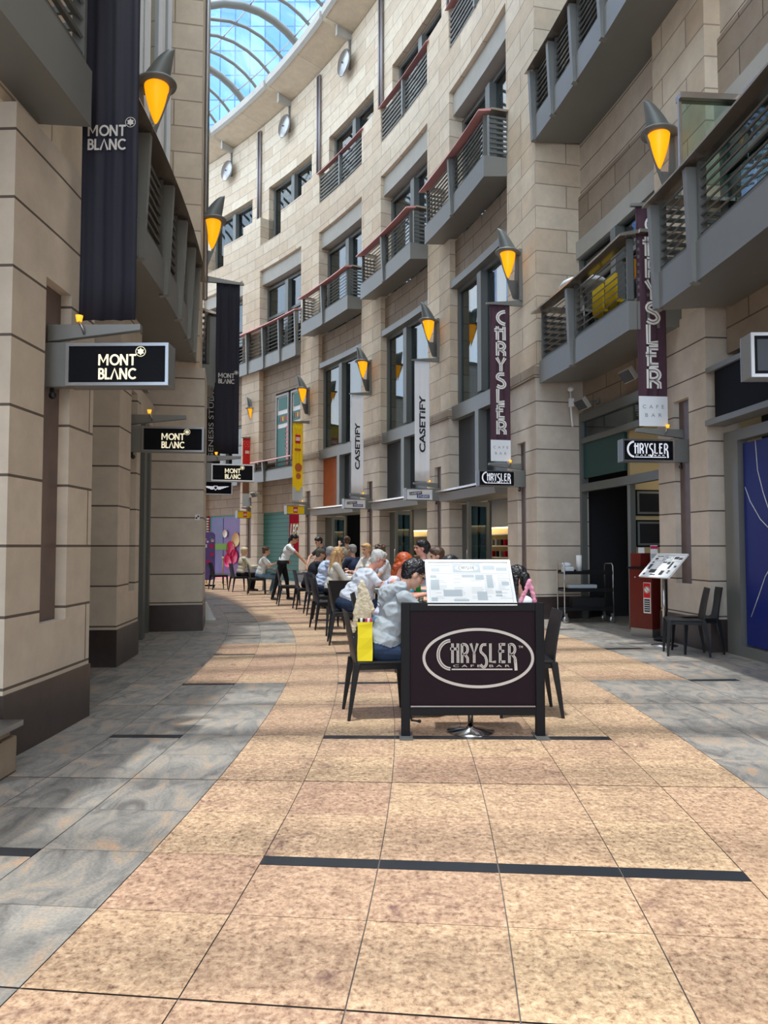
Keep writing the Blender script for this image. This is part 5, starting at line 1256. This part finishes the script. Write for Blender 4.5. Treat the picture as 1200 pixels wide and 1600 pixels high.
def person(label, x, y, rz, pose='sit', lean=12, head=20, turn=0, shirt='shirt white', pants='trousers black', shoes='shoe black', skin='skin light',
           hair='short', hairc='hair brown', arms=None, sleeve='short', scale=1.06, voxel=0.0105, bulk=1.0, disp=None, female=False, glasses=False, seat=0.5, zoff=0.0, legs=None, group=None):
    pr = []
    SK, SH, PA, SO, LI, EY = 0, 1, 2, 3, 4, 5
    L = rad(lean); u = Vector((math.sin(L), 0, math.cos(L)))
    sw = 0.155 if female else 0.185
    hip = Vector((0, 0, seat)) if pose == 'sit' else Vector((0, 0, 0.93))
    if pose == 'sit':
        for s_ in (-1, 1):
            k, an = (legs or {}).get(s_, (Vector((0.42, 0.11 * s_, 0.50)), Vector((0.36, 0.11 * s_, 0.09)))); k = Vector(k); an = Vector(an)
            hj = hip + Vector((0.02, 0.085 * s_, 0.0))
            pr += [('c', tuple(hj), tuple(k), 0.088 * bulk, 0.062, PA), ('c', tuple(k), tuple(an), 0.058, 0.042, PA), ('c', tuple(an + Vector((-0.02, 0, -0.045))), tuple(an + Vector((0.13, 0.01 * s_, -0.055))), 0.036, 0.032, SO), ('c', tuple(an), tuple(an + Vector((0, 0, -0.03))), 0.036, 0.036, SO)]
    else:
        for s_ in (-1, 1):
            f = (legs or {}).get(s_, 0.0); hj = hip + Vector((0, 0.085 * s_, -0.02)); k = Vector((f * 0.6 + 0.02, 0.09 * s_, 0.5)); an = Vector((f, 0.1 * s_, 0.09))
            pr += [('c', tuple(hj), tuple(k), 0.09 * bulk, 0.06, PA), ('c', tuple(k), tuple(an), 0.058, 0.04, PA), ('c', tuple(an + Vector((-0.02, 0, -0.045))), tuple(an + Vector((0.13, 0.01 * s_, -0.055))), 0.036, 0.03, SO), ('c', tuple(an), tuple(an + Vector((0, 0, -0.03))), 0.036, 0.036, SO)]
    RY = Matrix.Rotation(L, 3, 'Y')
    pr.append(('e', tuple(hip + Vector((0, 0, 0.02))), (0.135 * bulk, 0.165 * bulk, 0.115), I3, PA))
    waist = hip + u * 0.2; chest = hip + u * 0.37; sh = hip + u * 0.485; nb = hip + u * 0.53
    pr += [('e', tuple(hip + u * 0.10), (0.135 * bulk, (0.14 if female else 0.16) * bulk, 0.13), RY, SH), ('e', tuple(waist), (0.12 * bulk, (0.125 if female else 0.15) * bulk, 0.15), RY, SH), ('e', tuple(chest), (0.125 * bulk, 0.16 * bulk if not female else 0.145, 0.17), RY, SH)]
    if bulk > 1.1: pr.append(('e', tuple(hip + u * 0.14 + Vector((0.08, 0, 0))), (0.14 * bulk, 0.16 * bulk, 0.16), RY, SH))
    if female: 
        for s_ in (-1, 1): pr.append(('e', tuple(chest + RY @ Vector((0.09, 0.065 * s_, -0.01))), (0.06, 0.06, 0.06), I3, SH))
    pr += [('c', tuple(sh + Vector((0, -sw * 0.8, 0.0))), tuple(sh + Vector((0, sw * 0.8, 0.0))), 0.068, 0.068, SH)]
    arms = arms or {}
    for s_ in (-1, 1):
        S = sh + Vector((0, s_ * sw, 0)); 
        E_, Hn, ds, nn = arms.get(s_, (S + Vector((0.16, 0.05 * s_, -0.25)), None, None, None)); E_ = Vector(E_)
        Hn = Vector(Hn) if Hn is not None else E_ + Vector((0.22, -0.06 * s_, 0.03))
        if sleeve == 'short': m_ = S.lerp(E_, 0.62); pr += [('c', tuple(S), tuple(m_), 0.062, 0.054, SH), ('c', tuple(S.lerp(E_, 0.4)), tuple(E_), 0.042, 0.038, SK), ('c', tuple(E_), tuple(Hn), 0.039, 0.027, SK)]
        elif sleeve == 'none': pr += [('c', tuple(S), tuple(E_), 0.047, 0.036, SK), ('c', tuple(E_), tuple(Hn), 0.036, 0.026, SK)]
        else: pr += [('c', tuple(S), tuple(E_), 0.064, 0.054, SH), ('c', tuple(E_), tuple(E_.lerp(Hn, 0.92)), 0.053, 0.038, SH), ('c', tuple(E_.lerp(Hn, 0.8)), tuple(Hn), 0.027, 0.027, SK)]
        hand(pr, Hn, ds or (Hn - E_), nn or (0, 0, 1), 0.55, mir=s_)
    # neck and head
    hp = rad(head); HM = (Matrix.Rotation(rad(turn), 3, 'Z') @ Matrix.Rotation(hp, 3, 'Y'))
    nt_ = nb + Vector((math.sin((L + hp) * 0.6), 0, math.cos((L + hp) * 0.6))) * 0.085
    hc = nt_ + HM @ Vector((0.025, 0, 0.095))
    pr.append(('c', tuple(nb - u * 0.03), tuple(nt_ + HM @ Vector((0.0, 0, 0.03))), 0.056, 0.052, SK))
    def hd(c, r, m, M=None): pr.append(('e', tuple(hc + HM @ Vector(c)), r, HM @ (M or I3), m))
    hd((-0.01, 0, 0.025), (0.095, 0.076, 0.092), SK); hd((0.022, 0, -0.045), (0.068, 0.056, 0.068), SK); hd((0.045, 0, -0.088), (0.03, 0.032, 0.024), SK)
    a = hc + HM @ Vector((0.083, 0, 0.012)); b_ = hc + HM @ Vector((0.104, 0, -0.028)); pr.append(('c', tuple(a), tuple(b_), 0.009, 0.0145, SK))
    hd((0.078, 0, 0.028), (0.018, 0.05, 0.012), SK)
    for s_ in (-1, 1): hd((-0.005, 0.079 * s_, -0.008), (0.02, 0.01, 0.031), SK); hd((0.045, 0.045 * s_, -0.028), (0.03, 0.02, 0.025), SK)
    hd((0.082, 0, -0.062), (0.012, 0.024, 0.009), LI)
    for s_ in (-1, 1): hd((0.079, 0.031 * s_, 0.008), (0.010, 0.014, 0.008), EY)
    o = blob('person', pr, [skin, shirt, pants, shoes, 'lip', 'eye'], voxel, 3, None, disp)
    o.location = (x, y, zoff); o.rotation_euler = (0, 0, rad(rz)); o.scale = (scale,) * 3
    tag(o, label, 'person', group)
    hr = []
    def h(c, r, M=None): hr.append(('e', tuple(hc + HM @ Vector(c)), r, HM @ (M or I3), 0))
    def hcap(c0, c1, r0, r1, world=False):
        p0 = hc + HM @ Vector(c0); p1 = p0 + Vector(c1) if world else hc + HM @ Vector(c1); hr.append(('c', tuple(p0), tuple(p1), r0, r1, 0))
    h((-0.022, 0, 0.045), (0.1, 0.088, 0.085)); h((-0.052, 0, 0.0), (0.062, 0.08, 0.085))
    if hair in ('short', 'full'): h((0.035, 0, 0.085), (0.055, 0.07, 0.035)); 
    if hair == 'full': h((-0.005, 0, 0.075), (0.1, 0.092, 0.065)); h((0.05, 0.03, 0.075), (0.04, 0.045, 0.035)); h((-0.07, 0, 0.03), (0.06, 0.08, 0.07))
    if hair == 'long':
        for q in (-1, 0, 1): hcap((-0.075, 0.04 * q, 0.0), (-0.06 - 0.02, 0.05 * q * 0.4, -0.33), 0.05, 0.035, True)
        for s_ in (-1, 1): hcap((0.0, 0.078 * s_, 0.02), (0.02, 0.01 * s_, -0.27), 0.025, 0.03, True)
    if hair == 'bun': h((-0.095, 0, 0.085), (0.045, 0.045, 0.045))
    if hair == 'red':
        hcap((-0.075, 0, -0.01), (-0.05, 0, -0.13), 0.045, 0.035, True); hcap((-0.06, 0.04, -0.01), (-0.03, 0.02, -0.14), 0.03, 0.022, True); hcap((-0.06, -0.04, -0.01), (-0.05, -0.01, -0.15), 0.03, 0.018, True) 
        for s_ in (-1, 1): hcap((0.02, 0.075 * s_, 0.04), (-0.06, 0.09 * s_, -0.06), 0.022, 0.03)
    if hair == 'pony': hcap((-0.11, 0, 0.05), (-0.03, 0, -0.14), 0.03, 0.035, True); hcap((-0.12, 0, -0.05), (-0.02, 0.0, -0.34), 0.032, 0.02, True)
    if hair == 'curl':
        rs = random.Random(4)
        for q in range(26): aa = rs.uniform(0, 2 * PI); bb = rs.uniform(0.0, 1.2); h((-0.02 + 0.088 * math.cos(aa) * math.cos(bb), 0.078 * math.sin(aa) * math.cos(bb), 0.055 + 0.075 * math.sin(bb)), (0.026, 0.026, 0.026))
    if hair == 'cap': h((-0.01, 0, 0.055), (0.108, 0.094, 0.075))
    blob('cap' if hair == 'cap' else 'hair', hr, [hairc], 0.0075 if voxel > 0.008 else 0.005, 2, o, (0.004, 40, (0,)) if hair != 'cap' else None)
    if glasses:
        g = MB(); G = HM.to_4x4(); G.translation = hc
        for s_ in (-1, 1):
            g.tube([G @ Vector((0.1, 0.034 * s_ + 0.024 * math.cos(q * PI / 8), 0.004 + 0.019 * math.sin(q * PI / 8))) for q in range(17)], 0.0016, n=5)
            g.tube([G @ Vector((0.1, 0.058 * s_, 0.008)), G @ Vector((0.06, 0.08 * s_, 0.008)), G @ Vector((-0.01, 0.086 * s_, 0.008))], 0.0018, n=5)
        g.tube([G @ Vector((0.102, -0.01, 0.008)), G @ Vector((0.102, 0.01, 0.008))], 0.0016, n=5)
        g.build('glasses', 'silver frame', o)
    return o, hc, HM, sh
def A(Sx, E_, H_, d=None, n=None): return (E_, H_, d, n)
def ringpos(R, y): t = math.degrees(math.asin((y - CY) / R)); p = pol(R, t); return p.x, p.y, t
# --- the man in the hoodie
ph, hc, HM, sh = person('young man in a grey hoodie with black hair and glasses, seated nearest, looking down', -0.03, 6.62, 12, lean=20, head=30, shirt='hoodie grey', pants='denim dark', skin='skin light', hair='full', hairc='hair black', sleeve='long',
    arms={-1: A(0, (0.36, -0.21, 0.80), (0.56, -0.10, 0.755)), 1: A(0, (0.38, 0.2, 0.80), (0.58, 0.06, 0.755))}, voxel=0.007, bulk=1.08, disp=(0.006, 8.0, (1,)), glasses=True, scale=1.06, seat=0.53)
hd_ = []
for q in range(9):
    a_ = -PI * 0.62 + q * PI * 1.24 / 8; c0 = sh + Vector((-0.035 - 0.085 * math.cos(a_) , 0.105 * math.sin(a_), 0.075 - 0.03 * math.cos(a_)))
    hd_.append(('e', tuple(c0), (0.05, 0.05, 0.045), I3, 0))
hd_.append(('e', tuple(sh + Vector((-0.11, 0, 0.02))), (0.075, 0.11, 0.08), I3, 0)); hd_.append(('c', tuple(sh + Vector((-0.13, 0, -0.04))), tuple(sh + Vector((-0.06, 0, -0.02))), 0.06, 0.08, 0))
blob('hood', hd_, ['hoodie grey'], 0.008, 4, ph, (0.008, 14, (0,)))
# --- left row
def seat_left(y, label, dx=0.0, dr=0.0, R=37.86, chairlab=None, **k):
    x, yy, t = ringpos(R, y)
    if chairlab: chair(x - 0.02, yy, t + dr, chairlab)
    return person(label, x + dx, yy, t + dr, **k)
rd, hc, HM, sh = seat_left(9.05, 'red-haired woman in a sleeveless pale lilac top, seated behind the hoodie man', dx=0.05, dr=-8, R=38.02, lean=16, head=26, turn=-12, shirt='top lilac', pants='denim', skin='skin pink', hair='red', hairc='hair red', sleeve='none', female=True, voxel=0.0085, disp=(0.008, 9, (1,)), scale=1.1,
    arms={-1: A(0, (0.26, -0.2, 0.78), (0.42, -0.06, 0.82)), 1: A(0, (0.28, 0.2, 0.80), (0.46, 0.08, 0.82))}, chairlab='black plastic chair of the red-haired woman, with the cream cardigan on it')
wh, *_ = seat_left(11.45, 'heavy white-haired man in a white short-sleeved shirt leaning over his food', dx=0.0, R=37.78, lean=33, head=22, shirt='shirt white', pants='denim dark', skin='skin pink', hair='short', hairc='hair white', sleeve='short', bulk=1.38, scale=1.18, voxel=0.0095, disp=(0.01, 9, (1,)), glasses=True,
    arms={-1: A(0, (0.42, -0.24, 0.74), (0.62, -0.1, 0.76)), 1: A(0, (0.44, 0.22, 0.76), (0.66, 0.1, 0.78))}, chairlab='black plastic chair under the heavy white-haired man')
chair(-0.70, 12.6, 84, 'empty black plastic chair with its back to the camera, left of the white-haired man')
chair(-1.02, 13.5, 18, 'black plastic chair just left of the chair with its back to the camera')
seat_left(15.0, 'woman with long straight blonde hair in a cream top', dx=0.02, lean=10, head=8, shirt='top cream', pants='trousers black', hair='long', hairc='hair blonde', sleeve='long', female=True, scale=1.12, chairlab='black plastic chair of the long-haired blonde woman')
seat_left(16.3, 'grey-haired man with glasses in a light blue shirt', dx=0.02, lean=16, head=14, shirt='shirt pale blue', pants='denim dark', hair='short', hairc='hair grey', sleeve='long', bulk=1.15, scale=1.14, glasses=True, disp=(0.008, 10, (1,)), chairlab='black plastic chair of the man in the light blue shirt')
mat('camo cap', (92, 88, 76), 0.9)
seat_left(17.7, 'person in a dark cap and dark top, leaning forward', dx=0.02, lean=22, head=10, shirt='shirt dark', pants='trousers black', hair='cap', hairc='camo cap', sleeve='long', bulk=1.2, scale=1.12, chairlab='black plastic chair of the person in the cap')
chair(*ringpos(37.65, 18.8)[:2], ringpos(37.65, 18.8)[2] - 5, 'empty black plastic chair beside the person in the cap')
x, y, t = ringpos(37.9, 20.5)
wt, hc, HM, sh = person('waitress in white tee and black trousers with a long dark ponytail, standing', x - 0.05, y, t - 28, pose='stand', lean=24, head=24, shirt='tee white', pants='trousers black', hair='pony', hairc='hair black', sleeve='short', female=True, scale=1.08, legs={-1: -0.22, 1: 0.14}, skin='skin tan',
    arms={-1: A(0, (0.42, -0.16, 1.2), (0.62, -0.14, 0.98)), 1: A(0, (-0.02, 0.32, 1.15), (0.12, 0.16, 1.02))})
b = MB()
for s_ in (-1, 1): b.tube([(0.0, 0.10 * s_, 0.98), (-0.04 + 0.02, 0.11 * s_, 1.15), (0.08, 0.02 * s_, 1.33)], 0.012, n=6)
b.lathe([(0.155, -0.04), (0.165, 0.0), (0.15, 0.05)], c=(0.02, 0, 0.97), n=24); b.build('apron_straps', 'shoe black', wt)
tee, *_ = seat_left(23.0, 'brown-haired man in a white tee and light blue jeans, seated in profile', dx=0.05, dr=-20, lean=14, head=6, shirt='tee white', pants='denim', shoes='shoe white', hair='curl', hairc='hair brown', sleeve='short', scale=1.12, glasses=True, arms={-1: A(0, (0.25, -0.24, 0.78), (0.46, -0.1, 0.86)), 1: A(0, (0.3, 0.2, 0.8), (0.5, 0.05, 0.86))}, legs={-1: ((0.46, -0.12, 0.5), (0.6, -0.14, 0.12)), 1: ((0.42, 0.12, 0.5), (0.3, 0.12, 0.1))}, chairlab='black plastic chair of the man in the white tee')
seat_left(24.4, 'pale-haired elder in a light patterned shirt at the far left end', dx=0.02, R=37.75, lean=8, head=6, shirt='camo pale', pants='trousers black', hair='short', hairc='hair elder', sleeve='long', scale=1.1, chairlab='black plastic chair of the pale-haired elder, leftmost of all')
x, y, t = ringpos(37.5, 25.6); chair(x, y, t, 'farthest black plastic chair, behind the elder')
# --- right row, facing the left row
def seat_right(y, label, dr=0.0, R=39.3, **k):
    x, yy, t = ringpos(R, y); chair(x + 0.02, yy, t + 180 + dr, 'black plastic chair ' + k.pop('cl'))
    return person(label, x, yy, t + 180 + dr, **k)
gl_, hc, HM, sh = person('young woman with long black hair, seated behind the right end of the barrier', 1.27, 6.78, 176, lean=-2, head=22, shirt='shirt white', pants='denim dark', hair='long', hairc='hair black', female=True, scale=1.0, voxel=0.008, skin='skin light', sleeve='short')
chair(1.27, 6.72, 180, 'black plastic chair seen edge-on at the right end of the barrier')
seat_right(9.9, 'person with short dark hair just showing over the menu board', lean=18, head=20, shirt='shirt dark', hair='full', hairc='hair black', scale=1.06, cl='hidden behind the menu board, nearer one')
seat_right(11.5, 'young man with short brown hair left of the menu board top', lean=10, head=8, shirt='shirt navy', hair='short', hairc='hair brown', scale=1.12, cl='of the brown-haired young man by the menu board')
seat_right(13.1, 'dark-haired man in a striped white shirt behind the hoodie man', lean=4, head=-4, dr=-10, shirt='shirt pale blue', hair='full', hairc='hair black', scale=1.2, skin='skin pink', cl='of the dark-haired man behind the hoodie man')
seat_right(16.2, 'curly-haired boy in a white shirt', lean=10, head=14, shirt='shirt white', hair='curl', hairc='hair brown', scale=1.16, cl='of the curly-haired boy')
seat_right(17.7, 'blonde woman facing the camera side of the far table', lean=8, head=8, dr=30, shirt='top cream', hair='short', hairc='hair blonde', female=True, scale=1.18, cl='of the blonde woman facing us')
seat_right(19.0, 'grey-haired man in a navy shirt, back half turned', lean=8, head=0, dr=-60, shirt='shirt navy', hair='short', hairc='hair grey', scale=1.16, cl='of the grey-haired man in navy')
x, y, t = -1.5, 21.0, 22
person('black-haired man in a dark tee standing and bending over the far table', x, y, t + 190, pose='stand', lean=34, head=16, shirt='shirt dark', hair='full', hairc='hair black', sleeve='short', scale=1.06, arms={-1: A(0, (0.55, -0.2, 1.12), (0.66, -0.12, 0.9)), 1: A(0, (0.55, 0.2, 1.12), (0.66, 0.12, 0.9))})
x, y, t = -1.0, 19.9, 20
person('woman with a hair bun in an olive top, seen from behind', x, y, t + 80, pose='stand', lean=2, head=-6, shirt='top olive', pants='trousers black', hair='bun', hairc='hair brown', sleeve='short', female=True, scale=1.0, arms={1: A(0, (0.12, 0.3, 1.3), (0.2, 0.18, 1.5), (0, 0, 1), (-1, 0, 0))})
# clothes and bags on the chairs
def drape(name, label, cat, pts, m, loc, rz, vox=0.01):
    o = blob(name, pts, [m], vox, 7, None, (0.005, 16, (0,))); o.location = loc; o.rotation_euler = (0, 0, rad(rz)); return tag(o, label, cat)
drape('cardigan', 'cream knitted cardigan hung over the chair back of the red-haired woman', 'cardigan', [('c', (0.0, 0.0, 1.06), (-0.10 + 0.032 * q, 0.012 * (-1) ** q, 0.50 + 0.05 * ((q * 5) % 3) + 0.02 * q), 0.032, 0.03, 0) for q in range(8)] + [('c', (-0.02, 0.0, 1.0), (0.06, 0.0, 0.72), 0.04, 0.05, 0), ('c', (0.0, 0.0, 1.0), (-0.07, 0.0, 0.7), 0.03, 0.04, 0)], 'knit cream', (-0.26, 8.8, 0), 5, 0.008)
drape('shoulder_bag', 'pink shoulder bag strap looped over the chair behind the barrier end', 'bag', [('c', (0.0, 0.0, 1.19), (-0.1, -0.01, 0.96), 0.018, 0.016, 0), ('c', (0.0, 0.0, 1.19), (0.07, -0.01, 0.9), 0.02, 0.02, 0), ('c', (0.05, 0, 0.98), (0.09, 0, 0.86), 0.02, 0.024, 0), ('c', (-0.09, 0, 0.96), (-0.13, 0, 0.8), 0.018, 0.02, 0), ('e', (-0.02, 0.0, 0.78), (0.1, 0.035, 0.09), I3, 0)], 'pink cloth', (1.28, 6.5, 0), 0, 0.008)
drape('backpack', 'dark backpack on the paving under the table of the man in light blue', 'bag', [('e', (0, 0, 0.17), (0.22, 0.15, 0.17), I3, 0), ('e', (0.12, 0, 0.1), (0.14, 0.13, 0.1), I3, 0)], 'shirt dark', ringpos(38.15, 15.7)[:2] + (0.0,), 20, 0.012)
